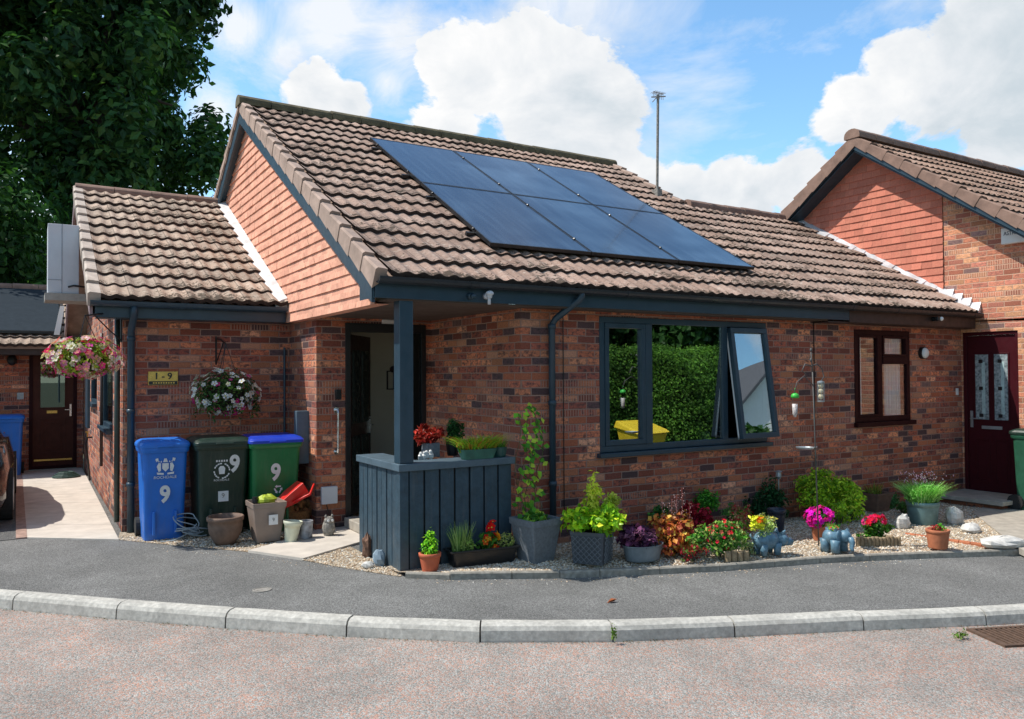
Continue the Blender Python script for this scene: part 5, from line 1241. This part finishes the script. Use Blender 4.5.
shrub('bushy_shrub','upright fresh green bush against the brick wall',706,530,(.13,.10,.19),22,50,.035,[(.07,.2,.03),(.1,.26,.04),(.04,.12,.03)],.6,.2)
shrub('variegated_shrub','variegated cream green shrub with red flowers near the edging',720,562,(.23,.13,.13),30,44,.045,[(.24,.32,.1),(.08,.2,.03),(.34,.38,.16),(.05,.15,.03),(.05,.15,.03)],.5,.12, fl=lambda mb,P,C: blooms(mb,C+Vector((.03,-.03,.03)),(.2,.12,.14),46,.022,[(.6,.03,.05),(.7,.15,.12),(.45,.01,.06)],centre=None))
shrub('pink_tipped_shrub','loose shrub with pink tipped shoots left of the pig planter',742,545,(.12,.10,.15),16,36,.035,[(.3,.12,.08),(.12,.2,.05),(.45,.25,.18),(.4,.06,.06)],.5,.1)
shrub('low_red_plant','low dark red bedding plant at the edging',694,563,(.11,.06,.06),8,30,.03,[(.3,.04,.05),(.2,.03,.04),(.1,.15,.04)],.6,.03)
shrub('fern','feathery mid green fern behind the variegated shrub',733,538,(.13,.10,.12),16,40,.035,[(.06,.17,.04),(.1,.24,.05)],.35,.22)
shrub('pale_sedum','low grey green sedum on the gravel between the log edging and the pig planter',750,556,(.09,.07,.045),8,34,.025,[(.25,.3,.16),(.32,.36,.22)],.7,.05)
shrub('amber_heuchera','second amber leaved plant between the copper and the crimson plants',684,556,(.12,.09,.10),14,40,.04,[(.5,.28,.08),(.4,.15,.05),(.3,.08,.05)],.85,.08)
shrub('red_heuchera','deep wine red leafy plant beside the crimson shrub',700,548,(.11,.09,.13),14,40,.04,[(.35,.03,.06),(.22,.02,.04)],.8,.15)
shrub('ivy','dark ivy climbing low against the bricks between the bushes',660,530,(.16,.05,.12),12,36,.04,[(.03,.09,.03),(.05,.13,.03)],.8,.45)
shrub('spurge','yellow green spurge at the right of the magenta petunias',838,536,(.13,.09,.12),14,36,.04,[(.3,.42,.05),(.18,.3,.05)],.4,.16)
shrub('campanula','small blue green plant in the shade beside the brown square pot',892,512,(.12,.08,.09),10,34,.035,[(.1,.22,.1),(.07,.16,.06)],.5,.1)
shrub('dark_shrub','dark green leafy plant behind the pig planter by the wall',768,528,(.24,.12,.20),24,50,.05,[(.015,.05,.02),(.03,.08,.035),(.01,.035,.015)],.5,.25,zc=.22)
shrub('chartreuse_bush','large yellow green bush in front of the brick wall',824,527,(.33,.20,.21),44,58,.05,[(.22,.34,.03),(.3,.42,.04),(.12,.22,.03),(.4,.48,.06)],.5,.25,zc=.32)
shrub('bright_leaf_shrub','bright lime leaved shrub right of the large yellow green bush',851,527,(.15,.12,.19),20,42,.06,[(.35,.5,.05),(.5,.6,.1),(.2,.36,.04)],.4,.12,zc=.22)
shrub('low_bedding_plant','low green plant in the shade under the lavender tub side',903,522,(.12,.09,.06),8,30,.04,[(.08,.16,.05),(.05,.1,.03)],.5,.3)
# dark blue pot behind pig
P = GZ(788,536,gz); P.y += .15; mb = MB(); pot_round(mb,P+Vector((0,0,.015)),.07,.10,.26); tag(make('plant_pot', mb, simple('navy_glaze',(.02,.03,.05),.3), origin=P, smooth=True),'dark navy pot standing behind the pig planter','pot')
# log pieces
def logs(label, px0, px1, py_, n, hh, zf=gz):
    A = GZ(px0,py_,zf); B_ = GZ(px1,py_-1,zf); t = thing('log_roll_edging',label,'edging',A)
    mb = MB()
    for k in range(n):
        p = A.lerp(B_, k/(n-1)); h = hh*R.uniform(.9,1.1); r = (B_-A).length/(n-1)*.48
        mb.lathe((p.x,p.y,p.z), [(r,-.02),(r,h-.008),(r*.8,h)], 10)
    make('logs', mb, M_log, t)
logs('short timber log edging beside the variegated shrub', 728,746,561,4,.09)
logs('grey timber log roll edging around the pink geraniums', 858,899,547,12,.10)

# ceramic pig planter
P = GZ(774,556,gz); P.y += .06; t = thing('pig_planter','blue glazed pig shaped planter filled with yellow and silver plants','planter',P)
ang = .25; T = Matrix.Translation(P+Vector((0,0,.01))) @ Matrix.Rotation(-.15,4,'Z')
mb = MB(); q = lambda x,y,z: tuple(T@Vector((x,y,z)))
mb.ell(q(-.03,0,.135),(.15,.10,.095),18); mb.ell(q(.13,-.02,.13),(.075,.07,.07),14); mb.tube([q(.17,-.03,.115),q(.235,-.045,.10)],[.045,.034],14)
for (x,y) in ((-.10,-.05),(-.10,.05),(.05,-.06),(.05,.05)): mb.tube([q(x,y,.11),q(x,y,.0)],[.045,.03],10)
for sy in (-1,1): mb.tube([q(.12,sy*.04,.18),q(.15,sy*.06,.225)],[.028,.006],8)
mb.tube([q(-.17,0,.15),q(-.2,.02,.17),q(-.19,.03,.2)],.009,6); make('body', mb, M_bluec, t, smooth=True)
C = Vector(q(-.05,0,.2))
fol(t, lambda mb: (clumps(mb,C+Vector((-.02,0,.07)),(.15,.1,.09),16,40,.03,[(.42,.5,.2),(.5,.52,.32),(.3,.4,.12)],.4,.4), clumps(mb,C+Vector((-.11,-.02,.10)),(.08,.06,.08),8,36,.035,[(.55,.6,.05),(.65,.65,.1)],.5,.6), clumps(mb,C+Vector((.04,0,.12)),(.13,.07,.06),7,40,.03,[(.3,.36,.2),(.45,.4,.12)],.5,.5)))
fol(t, lambda mb: blooms(mb,C+Vector((-.12,-.06,.15)),(.03,.02,.02),4,.025,[(.75,.12,.01)]), 'flowers', M_petal)
# petunia pot
def f(t, C, s, r, h):
    fol(t, lambda mb: ball(mb,C+Vector((0,0,.05)),(.16,.13,.08),420,.045,GRN+DGR,.5))
    fol(t, lambda mb: blooms(mb,C+Vector((0,0,.07)),(.16,.13,.10),85,.036,[(.55,.01,.38),(.65,.03,.45),(.45,.02,.2),(.6,.02,.25)],centre=(.2,.0,.15)), 'flowers', M_petal)
potted('petunia_pot','terracotta pot overflowing with magenta petunias by the feeder pole',820,545,13,18,19,M_terra,f,dy=.05)
# elephant planter
P = GZ(841,553,gz); P.y += .06; t = thing('elephant_planter','blue glazed elephant shaped planter with a small green plant','planter',P); T = Matrix.Translation(P+Vector((0,0,.01))) @ Matrix.Rotation(.1,4,'Z')
q = lambda x,y,z: tuple(T@Vector((x,y,z)))
mb = MB(); mb.ell(q(0,.02,.14),(.115,.10,.085),18); mb.ell(q(0.02,-.09,.155),(.065,.06,.06),14)
for (x,y) in ((-.07,-.04),(.07,-.04),(-.07,.07),(.07,.07)): mb.tube([q(x,y,.12),q(x,y,.06),q(x,y,.0)],[.05,.042,.045],12)
mb.tube([q(.02,-.14,.15),q(.02,-.165,.10),q(.01,-.16,.05),q(.0,-.18,.03)],[.032,.026,.02,.016],10)
for sx in (-1,1): mb.ell(q(.02+sx*.075,-.07,.165),(.045,.014,.055),10)
mb.lathe(q(0,.03,.19),[(.06,0),(.07,.03),(.06,.032)],16); make('body', mb, M_bluec, t, smooth=True)
fol(t, lambda mb: (blades(mb,Vector(q(0,.02,.2)),(.05,.05),.08,40,[(.1,.3,.04),(.05,.2,.03)],.005,.9), ball(mb,Vector(q(-.03,0,.23)),(.06,.05,.03),50,.03,[(.12,.3,.05),(.4,.12,.08)])))
# geraniums behind the log roll
shrub('geranium','pink red geraniums behind the grey log roll',874,545,(.18,.1,.08),16,36,.045,GRN,.8,.12,zc=.1, fl=lambda mb,P,C: blooms(mb,C+Vector((-.02,-.02,.09)),(.17,.08,.06),50,.03,[(.65,.02,.1),(.75,.05,.2),(.5,.01,.05)],centre=None,dz=.5))
# brown pot at the back
def f(t, C, s, r, h): fol(t, lambda mb: (blades(mb,C,(.1,.1),.16,70,[(.2,.24,.06),(.28,.2,.06),(.12,.18,.04)],.006,.6), ball(mb,C+Vector((0,0,.03)),(.11,.09,.04),120,.03,[(.15,.2,.05)])))
potted('potted_plant','square brown pot with a sparse plant against the brick wall',874,516,20,27,19,M_brownpot,f,square=True,dy=.1)
# lavender tub
def f(t, C, s, r, h):
    def q(mb):
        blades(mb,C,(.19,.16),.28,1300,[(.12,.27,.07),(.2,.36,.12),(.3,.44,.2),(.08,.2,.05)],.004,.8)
        ball(mb,C+Vector((0,0,.1)),(.24,.18,.12),800,.055,[(.1,.26,.06),(.2,.36,.12)],.2)
    fol(t, q)
    fol(t, lambda mb: [leafq(mb,C+Vector((R.gauss(0,.14),R.gauss(0,.1),R.uniform(.22,.36))),Vector((0,-1,.3)),.03,.012,R.choice([(.45,.3,.42),(.55,.38,.45)])) for _ in range(90)], 'flowers', M_petal)
potted('lavender_tub','blue green metal bucket filled with a bushy lavender',923,528,26,31,23,simple('verdigris_metal',(.16,.27,.28),.5,.35,7,.2,metal=.3),f,dy=.0)
# small terracotta pot right
def f(t, C, s, r, h):
    fol(t, lambda mb: (ball(mb,C+Vector((-.03,0,.03)),(.05,.05,.035),90,.03,[(.3,.05,.05),(.15,.03,.03)]), ball(mb,C+Vector((.04,0,.03)),(.05,.05,.04),90,.03,[(.1,.26,.05),(.15,.32,.06)])))
potted('potted_plant','small orange terracotta pot with red and green leaves alone on the gravel',938,552,18,22,19,M_terra,f)
# rocks at the right
rock('flat pale wedge shaped rock beside the bucket of lavender',903,531,(.10,.07,.10),M_rock,bump=.35)
rock('grey white boulder right of the lavender bucket',954,527,(.13,.10,.12),M_rock,bump=.3)
rock('low white rock between the boulder and the concrete path',971,535,(.15,.10,.06),M_rock,bump=.3)
rock('large flat white rock at the right edge of the gravel',1003,551,(.27,.13,.065),M_rock,bump=.22)
# terracotta edging tiles between gravel and path
A, B_ = GZ(905,536,gz), GZ(1006,550.5,gz); mb = MB()
for k in range(9):
    a = A.lerp(B_,k/9); b = A.lerp(B_,(k+.94)/9); strip(mb,a,b,.035,gz(a.x),gz(b.x),.035)
tag(make('tile_edging', mb, M_terra, origin=A), 'row of terracotta edging tiles between the gravel and concrete path', 'edging')
# solar garden light
P = GZ(800,527,gz); P.y += .3; Z = FY(800,470,P.y).z; mb = MB(); mb.tube([P,(P.x,P.y,Z-.08)],.008,6); mb.lathe((P.x,P.y,Z-.08),[(.02,0),(.035,.03),(.03,.08),(.045,.085),(.02,.1)],12); tag(make('garden_light', mb, M_metal, origin=P), 'small stake light above the large yellow green bush', 'garden light')

# ------------------------------------------------------------------ bird feeder station
B0 = GZ(819,547,gz); Y = B0.y
t = thing('bird_feeder_pole','tall thin metal bird feeder pole with hooks in the gravel','feeder pole',B0)
F = lambda x,y: FY(x,y,Y)
mb = MB(); tp = F(811,350); mb.tube([B0-Vector((0,0,.1)),F(815,440),F(812.5,372)],.007,7); mb.tube([F(812.5,372),F(811,352)],.006,6)
for (a,b) in ((350,356),(360,364)): mb.ell(tuple(F(811,a)),(.014,.014,.02),8)
mb.tube([F(811,366),F(817,364),F(822,369),F(824,377),F(821,381)],.006,6); mb.tube([F(811,366),F(805,364),F(802,371),F(806,374)],.006,6)
mb.tube([F(813,385),F(804,376),F(797,382),F(794,394)],.005,6)
for k in range(10):
    pass
make('pole', mb, simple('dark_feeder_metal',(.09,.085,.08),.6), t, smooth=True)
mb = MB(); c = F(805,449); mb.lathe((c.x,c.y,c.z),[(.07,0),(.085,.008),(.09,.02),(.08,.02),(.07,.01)],20); mb.tube([c+Vector((.08,0,.01)),F(817,447)],.005,5); make('dish', mb, M_metal, t)
t = thing('seed_feeder','green topped seed feeder hanging left of the pole','bird feeder',F(795,417)); c = F(795,396)
mb = MB(); mb.lathe((c.x,c.y,c.z-.02),[(.036,0),(.04,.02),(.03,.04),(.01,.05)],16); mb.tube([c+Vector((0,0,.03)),F(795,388)],.003,5); make('cap', mb, simple('bright_green_plastic',(.05,.5,.06),.4), t, smooth=True)
c = F(795,417); mb = MB(); mb.lathe((c.x,c.y,c.z),[(.012,0),(.022,.03),(.028,.13)],14); make('tube', mb, simple('seed_tube',(.55,.5,.48),.4,.6,60), t, smooth=True)
t = thing('fat_ball_feeder','fat ball feeder cage hanging right of the pole','bird feeder',F(821,398)); mb = MB(); c = F(821,400)
for k in range(3): mb.ell((c.x,c.y,c.z+.035+.055*k),(.027,.027,.028),10,bump=.12)
make('fat_ball', mb, simple('fat_balls',(.62,.55,.38),.9,.3,40,.6), t); mb = MB()
for k in range(8): a = 2*PI*k/8; mb.tube([(c.x+.033*math.cos(a),c.y+.033*math.sin(a),c.z),(c.x+.033*math.cos(a),c.y+.033*math.sin(a),c.z+.18)],.0018,4)
mb.lathe((c.x,c.y,c.z+.17),[(.036,0),(.036,.018),(.01,.025)],14); mb.lathe((c.x,c.y,c.z-.02),[(.034,0),(.036,.015)],14); mb.tube([(c.x,c.y,c.z+.19),F(821,381)],.002,4); make('cage', mb, M_metal, t)

# ------------------------------------------------------------------ things on the porch screen cap
ZC = .94
def onc(px_, py_): return G(px_,py_,ZC)
P = onc(433,457); P.z = ZC; P.y += .05; t = thing('slate_box_planter','grey square pot with deep red leafy plant on the porch cap','potted plant',P,'plants on the porch cap')
mb = MB(); mb.box(P.x-.065,P.x+.065,P.y-.065,P.y+.065,ZC,ZC+.13); make('pot', mb, M_planterL, t, bevel=.004)
fol(t, lambda mb: clumps(mb,P+Vector((-.02,0,.21)),(.14,.12,.10),18,40,.05,[(.30,.04,.03),(.42,.08,.06),(.2,.02,.02),(.12,.03,.02)],.4,.5))
P = onc(456,456); P.z = ZC; P.y += .07; t = thing('potted_evergreen','black pot with dark green evergreen on the porch cap','potted plant',P,'plants on the porch cap')
mb = MB(); mb.lathe(tuple(P),[(.05,0),(.07,.15),(.075,.16),(.06,.16)],18); make('pot', mb, M_black, t)
fol(t, lambda mb: clumps(mb,P+Vector((.03,.02,.24)),(.12,.1,.13),18,44,.04,DGR+[(.05,.12,.04)],.4,.4))
P = onc(480,459); P.z = ZC; P.y += .05; t = thing('grass_trough','green trough of grassy foliage on the porch cap','potted plant',P,'plants on the porch cap')
mb = MB(); TT = Matrix.Translation(P); mb.loft([rrect(0,0,.15,.05,.02,0,2,TT),rrect(0,0,.18,.07,.02,.09,2,TT),rrect(0,0,.16,.06,.02,.09,2,TT)]); make('trough', mb, simple('teal_trough',(.03,.13,.1),.5), t)
fol(t, lambda mb: (blades(mb,P+Vector((0,0,.06)),(.18,.05),.2,420,[(.12,.25,.03),(.2,.35,.05),(.3,.32,.05),(.35,.2,.04)],.005,1.1), ball(mb,P+Vector((-.03,0,.13)),(.2,.07,.05),260,.04,[(.14,.28,.04),(.3,.18,.05),(.1,.2,.03)],.3)))
P = onc(503,457); P.z = ZC; P.y += .06; t = thing('teal_pot','small teal pot at the right end of the porch cap','potted plant',P,'plants on the porch cap'); mb = MB(); mb.lathe(tuple(P),[(.055,0),(.07,.09),(.06,.09)],18); make('pot', mb, simple('teal_pot_glaze',(.02,.09,.08),.4), t)
fol(t, lambda mb: blades(mb,P+Vector((0,0,.07)),(.06,.06),.13,90,[(.1,.2,.04),(.06,.15,.03)],.004,.7))
P = onc(428,459); t = thing('white_figurines','cluster of small white and grey figurines on the porch cap','ornament',(P.x,P.y,ZC)); mb = MB()
for k,(dx,dy,r) in enumerate(((-.06,0,.024),(-.03,-.02,.028),(0,0,.03),(.035,-.01,.032),(-.045,.03,.025),(.01,.03,.022))):
    mb.ell((P.x+dx,P.y+.03+dy,ZC+r*.9),(r,r,r*1.1),8,bump=.25); mb.ell((P.x+dx-.005,P.y+.02+dy,ZC+r*2),(r*.55,r*.55,r*.6),8)
make('figures', mb, simple('white_ceramic',(.7,.7,.68),.4,.3,60), t)
mb = MB(); mb.box(P.x-.09,P.x-.02,P.y+.0,P.y+.02,ZC,ZC+.03); make('base', mb, M_metal, t)

# inside the big window: flowers, pot, yellow box on the sill
P = FY(705,441,6.78); t = thing('white_sill_pot','small white pot with a green plant on the window sill','potted plant',P); mb = MB(); mb.lathe(tuple(P),[(.05,0),(.06,.11),(.05,.11)],16); make('pot', mb, M_offw, t)
fol(t, lambda mb: ball(mb,P+Vector((-.05,.02,.19)),(.16,.08,.11),220,.05,GRN))
P = FY(675,441,6.80); t = thing('sill_flowers','orange red flowers on the window sill left of the white pot','flowers',P); mb = MB(); mb.lathe(tuple(P),[(.05,0),(.06,.07),(.05,.07)],16); make('pot', mb, M_black, t)
fol(t, lambda mb: ball(mb,P+Vector((0,0,.14)),(.18,.06,.09),240,.05,GRN)); fol(t, lambda mb: blooms(mb,P+Vector((0,-.02,.16)),(.17,.05,.09),26,.03,[(.7,.1,.02),(.8,.25,.05)]), 'flowers', M_petal)

# ------------------------------------------------------------------ weeds at the kerb
def weed(label, px_, py_, r, n):
    P = GZ(px_,py_,lambda x: pvz(x)-.10); mb = MB(); ball(mb,P+Vector((0,0,r[2])),r,n,.022,[(.14,.28,.04),(.22,.34,.06)],.5,.1,.4); tag(make('weed', mb, M_leaf, origin=P, vcol=True), label, 'weed')
weed('thin green weed growing up a kerb joint',614,642,(.02,.02,.07),60)
weed('low spreading weed beside the drain grate',962,637,(.09,.04,.02),110)
mb = MB()
for _ in range(420):     # dry debris collected along the kerb foot
    k = R.randrange(5, len(KB)-6); u = R.random(); p = KF[k].lerp(KF[k+1],u)+nrm2(k)*abs(R.gauss(0,.025)); c = R.choice([(.2,.12,.06),(.12,.09,.05),(.3,.2,.1),(.08,.1,.03)])
    leafq(mb, Vector((p.x,p.y,p.z-.106)), Vector((R.gauss(0,.3),R.gauss(0,.3),1)), .014, .008, c)
tag(make('kerb_debris', mb, M_leaf, vcol=True), 'dry leaf litter gathered along the foot of the kerb', 'leaf litter', kind='stuff')
# things at the foot of the side wall
P = G(75,479); t = thing('hose_reel','coiled dark green hose on the ground by the side wall','hose',P); mb = MB()
for k in range(4):
    r = .2-.03*k; mb.tube([(P.x-.12+r*math.cos(a*.4),P.y+.25+r*math.sin(a*.4),.03+.02*k) for a in range(17)],.016,6)
make('coil', mb, simple('dark_green_hose',(.02,.06,.05),.5), t)
ya = FX(91,440,.83).y; t = thing('garden_tap','brass garden tap with a bent dark pipe on the side wall','tap',(.8,ya,.5)); A = FX(91,445,.83)
mb = MB(); mb.tube([(.85,ya,A.z+.12),(.78,ya,A.z+.12),(.76,ya,A.z+.02),(.8,ya+.05,.3),(.82,ya+.1,.06)],.016,7); make('pipe', mb, M_black, t); mb = MB(); mb.tube([(.78,ya,A.z+.1),(.78,ya,A.z+.2)],.012,7); mb.box(.75,.81,ya-.01,ya+.01,A.z+.2,A.z+.215); make('valve', mb, M_brass, t)

# ------------------------------------------------------------------ parked car at the left edge
xc = FY(16,480,14.6).x
car = thing('parked_car','dark brown parked car on the driveway left of the path','car',(xc-.9,12.9,0))
mb = MB(); y1 = 14.7; y0 = 10.6; hw = .88; xm = xc-hw
secs = [(y0,.35,.62,.70),(y0+.12,.2,.85,.80),(y0+.6,.18,.95,.86),(y0+1.4,.17,.97,hw),(y0+2.6,.17,.95,hw),(y0+3.4,.18,.88,.86),(y0+3.9,.2,.74,.80),(y1,.32,.56,.66)]
rings = []
for y, zl, zh, w in secs: rings.append([(xm-w*.94,y,zl),(xm+w*.94,y,zl),(xm+w,y,zl+.12),(xm+w,y,(zl+zh)/2+.05),(xm+w*.93,y,zh-.05),(xm+w*.8,y,zh),(xm,y,zh+.03),(xm-w*.8,y,zh),(xm-w*.93,y,zh-.05),(xm-w,y,(zl+zh)/2+.05),(xm-w,y,zl+.12)])
mb.loft(rings); make('body', mb, M_carp, car, smooth=True)
mb = MB(); rings = []
for y, z, w in ((y0+.3,.93,.74),(y0+.6,1.32,.62),(y0+1.1,1.44,.60),(y0+2.0,1.42,.60),(y0+2.9,.96,.74)): rings.append([(xm-.76,y,.92),(xm+.76,y,.92),(xm+w,y,z-.03),(xm+w*.8,y,z),(xm-w*.8,y,z),(xm-w,y,z-.03)])
mb.loft(rings); make('cabin_glass', mb, simple('car_glass',(.015,.02,.022),.08,.05,3,0,coat=1), car)
for y in (y0+.75,y0+3.25):
    for sx in (-1,1):
        mb = MB(); mb.tube([(xm+sx*(hw+.012),y,.31),(xm+sx*(hw-.2),y,.31)],.31,24); wl = make('wheel', mb, M_rubber, car); mb = MB(); mb.tube([(xm+sx*(hw+.018),y,.31),(xm+sx*(hw+.006),y,.31)],.2,16); make('rim', mb, M_metal, wl)
for sx in (-1,1):
    mb = MB(); mb.ell((xm+sx*.62,y1-.12,.58),(.14,.1,.07),10); make('headlight', mb, M_metal, car, smooth=True)
    mb = MB(); mb.ell((xm+sx*.66,y0+.08,.7),(.1,.06,.1),10); make('tail_light', mb, M_red, car, smooth=True)

# ------------------------------------------------------------------ across the road (seen in the window glass)
hd = thing('privet_hedge','long clipped green hedge on the far side of the road','hedge',(15,-7,0)); mb = MB()
HC = [(.10,.24,.03),(.14,.32,.04),(.07,.17,.03),(.18,.36,.05)]
for _ in range(70000):
    x = R.uniform(8,27); f_ = R.random()
    if f_ < .75: p = Vector((x,-3.5+.22*math.sin(x*1.7)+R.gauss(0,.16),R.uniform(-.2,2.3+.1*math.sin(x*3)))); n = Vector((R.gauss(0,.5),1,.5+R.gauss(0,.4)))
    else: p = Vector((x,R.uniform(-4.9,-3.5),2.35+.08*math.sin(x*3)+R.gauss(0,.06))); n = Vector((R.gauss(0,.4),R.gauss(0,.4)+.3,1))
    tn = .75+.35*math.sin(p.x*2.3+1.7*math.sin(p.z*3))*math.sin(p.z*4.1+p.x); leafq(mb,p,n,.085,.055,tuple(q*tn for q in R.choice(HC)))
make('foliage', mb, M_leaf, hd, vcol=True)
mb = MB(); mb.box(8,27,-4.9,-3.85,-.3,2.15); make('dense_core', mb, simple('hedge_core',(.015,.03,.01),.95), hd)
for (x, y, h, lb) in ((13.5,-8,6.6,'dark tree behind the hedge across the road'),(18.5,-8.3,7.0,'second dark tree behind the hedge across the road'),(24.0,-9,4.2,'third dark tree behind the hedge across the road'),(9,-8.5,6.4,'fourth dark tree behind the hedge across the road')):
    tree('broadleaf_tree', lb, (x,y,-.2), h, (x,y,h*.58), (3.6,2.6,h*.42), 80, 130, .34, [(.03,.09,.02),(.05,.13,.03)], .2, 'trees across the road', .3, 6)

gb = thing('grit_bin','yellow grit bin with a sloping lid before the hedge across the road','grit bin',(13.4,-2.4,-.25)); mb = MB()
mb.loft([[(12.95,-2.75,-.3),(13.75,-2.75,-.3),(13.75,-2.1,-.3),(12.95,-2.1,-.3)],[(12.85,-2.85,.32),(13.85,-2.85,.32),(13.85,-2.0,.20),(12.85,-2.0,.20)]]); make('body', mb, M_yellow, gb, bevel=.02)
mb = MB(); mb.loft([[(12.8,-2.9,.33),(13.9,-2.9,.33),(13.9,-1.95,.21),(12.8,-1.95,.21)],[(12.85,-2.85,.52),(13.85,-2.85,.52),(13.85,-2.05,.30),(12.85,-2.05,.30)]]); make('lid', mb, M_yellow, gb, bevel=.02)
hs_ = thing('white_house','white rendered house with a grey gabled roof across the road','house',(30,-14,0)); mb = MB()
mb.box(26,35,-20,-12,-.3,4.6); mb.loft([[(26,-12,4.6),(35,-12,4.6),(30.5,-12,7.6)],[(26,-20,4.6),(35,-20,4.6),(30.5,-20,7.6)]]); make('wall', mb, M_render, hs_)
mb = MB()
for sx in (-1,1): mb.loft([[(30.5,y,7.7),(30.5+sx*5,y,4.35),(30.5+sx*5,y,4.5),(30.5,y,7.86)] for y in (-11.6,-20.4)])
make('roof', mb, simple('grey_slate_roof',(.09,.09,.10),.8), hs_)
for (x,z) in ((28,.9),(33,.9),(28,3.1),(33,3.1)):
    mb = MB(); frame_y(mb,x-.7,x+.7,z,z+1.2,-12,-11.93,.08); wf = make('window', mb, M_offw, hs_); mb = MB(); mb.box(x-.62,x+.62,-11.99,-11.96,z+.08,z+1.12); make('pane', mb, M_glass2, wf)

# ------------------------------------------------------------------ sky and sun
SUN = Vector((-.6, .28, 1)).normalized()
el = math.asin(SUN.z); az = math.atan2(SUN.x, SUN.y)
w = bpy.data.worlds.new('World'); scene.world = w; w.use_nodes = True
t = NT(w); bg = t.n['Background']; out = t.n['World Output']
sky = t.new('ShaderNodeTexSky', sky_type='NISHITA', sun_disc=False, sun_elevation=el, sun_rotation=az, air_density=1.0, dust_density=.6, ozone_density=2.2)
hs = t.new('ShaderNodeHueSaturation'); hs.inputs['Saturation'].default_value = 1.08; t.l.new(sky.outputs[0], hs.inputs['Color'])
fwd = t.vmath('DOT_PRODUCT', t.vmath('NORMALIZE', t.new('ShaderNodeTexCoord').outputs['Generated']), tuple(M3 @ Vector((0,0,-1))))
t.inp(hs, 'Value', t.math('MULTIPLY', t.ramp(fwd, [(.0, .62), (.75, 1.0)]), 1.7))
t.inp(bg, 0, t.mix(1.0, hs.outputs[0], (.88, 1.03, 1.0), 'MULTIPLY')); bg.inputs[1].default_value = .15
d = t.vmath('NORMALIZE', t.new('ShaderNodeTexCoord').outputs['Generated'])
blobs = [(470,78,62),(520,62,62),(575,92,66),(612,122,46),(540,125,72),(438,62,34),(600,155,52),(450,130,44),(985,45,82),(1015,105,86),(935,100,60),(868,112,46),(846,122,26),(905,62,44),(1000,0,66),(752,190,32),(800,182,34),(680,188,34),(648,182,30),(728,188,32),(318,92,32),(350,104,26),(1080,60,110),(1100,180,90)]
val = None
for (x, y, r) in blobs:
    c = ray(x, y).normalized(); dist = t.vmath('DISTANCE', d, (c.x, c.y, c.z)); off = ((x-CX)**2+(y-CY)**2)**.5/FPX; rr = r/FPX/(1+off*off)**.75
    a = t.math('SUBTRACT', 1.0, t.math('DIVIDE', dist, rr)); val = a if val is None else t.math('SMOOTH_MAX', val, a, .12)
sp = t.vmath('MULTIPLY', d, (1.0, 1.0, 1.6))
nz = t.noise(sp, 9, 9, .62, .25); nf = t.noise(sp, 26, 6, .65)
q = t.math('ADD', val, t.math('MULTIPLY', t.math('SUBTRACT', nz, .5), 1.9)); q = t.math('ADD', q, t.math('MULTIPLY', t.math('SUBTRACT', nf, .5), .5))
mask = t.ramp(q, [(.02, 0.0), (.2, 1.0)])
# thin high wisps and background clouds all round
wz = t.noise(t.vmath('MULTIPLY', d, (1.0, 1.0, 2.6)), 3.2, 10, .62, .4); wisp = t.math('MULTIPLY', t.ramp(wz, [(.46, 0.0), (.68, .9)]), .85)
sv = None
for (x, y, r_) in ((330,15,80),(400,45,60),(285,60,45),(240,30,40),(215,110,40),(520,5,50),(385,80,40)):
    c = ray(x, y).normalized(); a = t.math('SUBTRACT', 1.0, t.math('DIVIDE', t.vmath('DISTANCE', d, (c.x, c.y, c.z)), r_/FPX*.9)); sv = a if sv is None else t.math('SMOOTH_MAX', sv, a, .3)
soft = t.ramp(t.math('ADD', sv, t.math('MULTIPLY', t.math('SUBTRACT', t.noise(sp, 7, 9, .68, .8), .5), 2.2)), [(.1, 0.0), (.95, .85)])
far = t.ramp(t.noise(t.vmath('ADD', d, (3.0, 1.0, 2.0)), 2.4, 9, .6, .2), [(.52, 0.0), (.6, 1.0)])
bhd = t.ramp(t.vmath('DOT_PRODUCT', d, tuple((M3 @ Vector((0,0,-1))))), [(.35, 1.0), (.7, 0.0)])
mask = t.math('MAXIMUM', t.math('MAXIMUM', t.math('MAXIMUM', mask, soft), t.math('MULTIPLY', wisp, t.ramp(fwd, [(.2, .3), (.7, 1.0)]))), t.math('MULTIPLY', far, bhd))
sh = t.ramp(t.math('ADD', t.noise(sp, 6, 6, .6, .3), t.math('MULTIPLY', val, .14)), [(.42, (1.0,1.0,1.0)), (.62, (.80,.84,.88)), (.78, (.62,.70,.76))])
bc = t.new('ShaderNodeBackground'); t.l.new(sh, bc.inputs[0]); t.inp(bc, 1, t.ramp(fwd, [(.1, .72), (.7, 1.0)]))
mx = t.new('ShaderNodeMixShader'); t.l.new(mask, mx.inputs[0]); t.l.new(bg.outputs[0], mx.inputs[1]); t.l.new(bc.outputs[0], mx.inputs[2]); t.l.new(mx.outputs[0], out.inputs[0])
ld = bpy.data.lights.new('sun', 'SUN'); ld.energy = 5.0; ld.angle = math.radians(.53); ld.color = (1, .95, .87)
lo = bpy.data.objects.new('sun', ld); col.objects.link(lo); lo.rotation_euler = SUN.to_track_quat('Z', 'Y').to_euler(); lo.location = (0, 0, 20)
scene.view_settings.view_transform = 'Standard'; scene.view_settings.look = 'None'; scene.view_settings.exposure = 0; scene.view_settings.gamma = 1
scene.cycles.max_bounces = 8; scene.cycles.transparent_max_bounces = 12
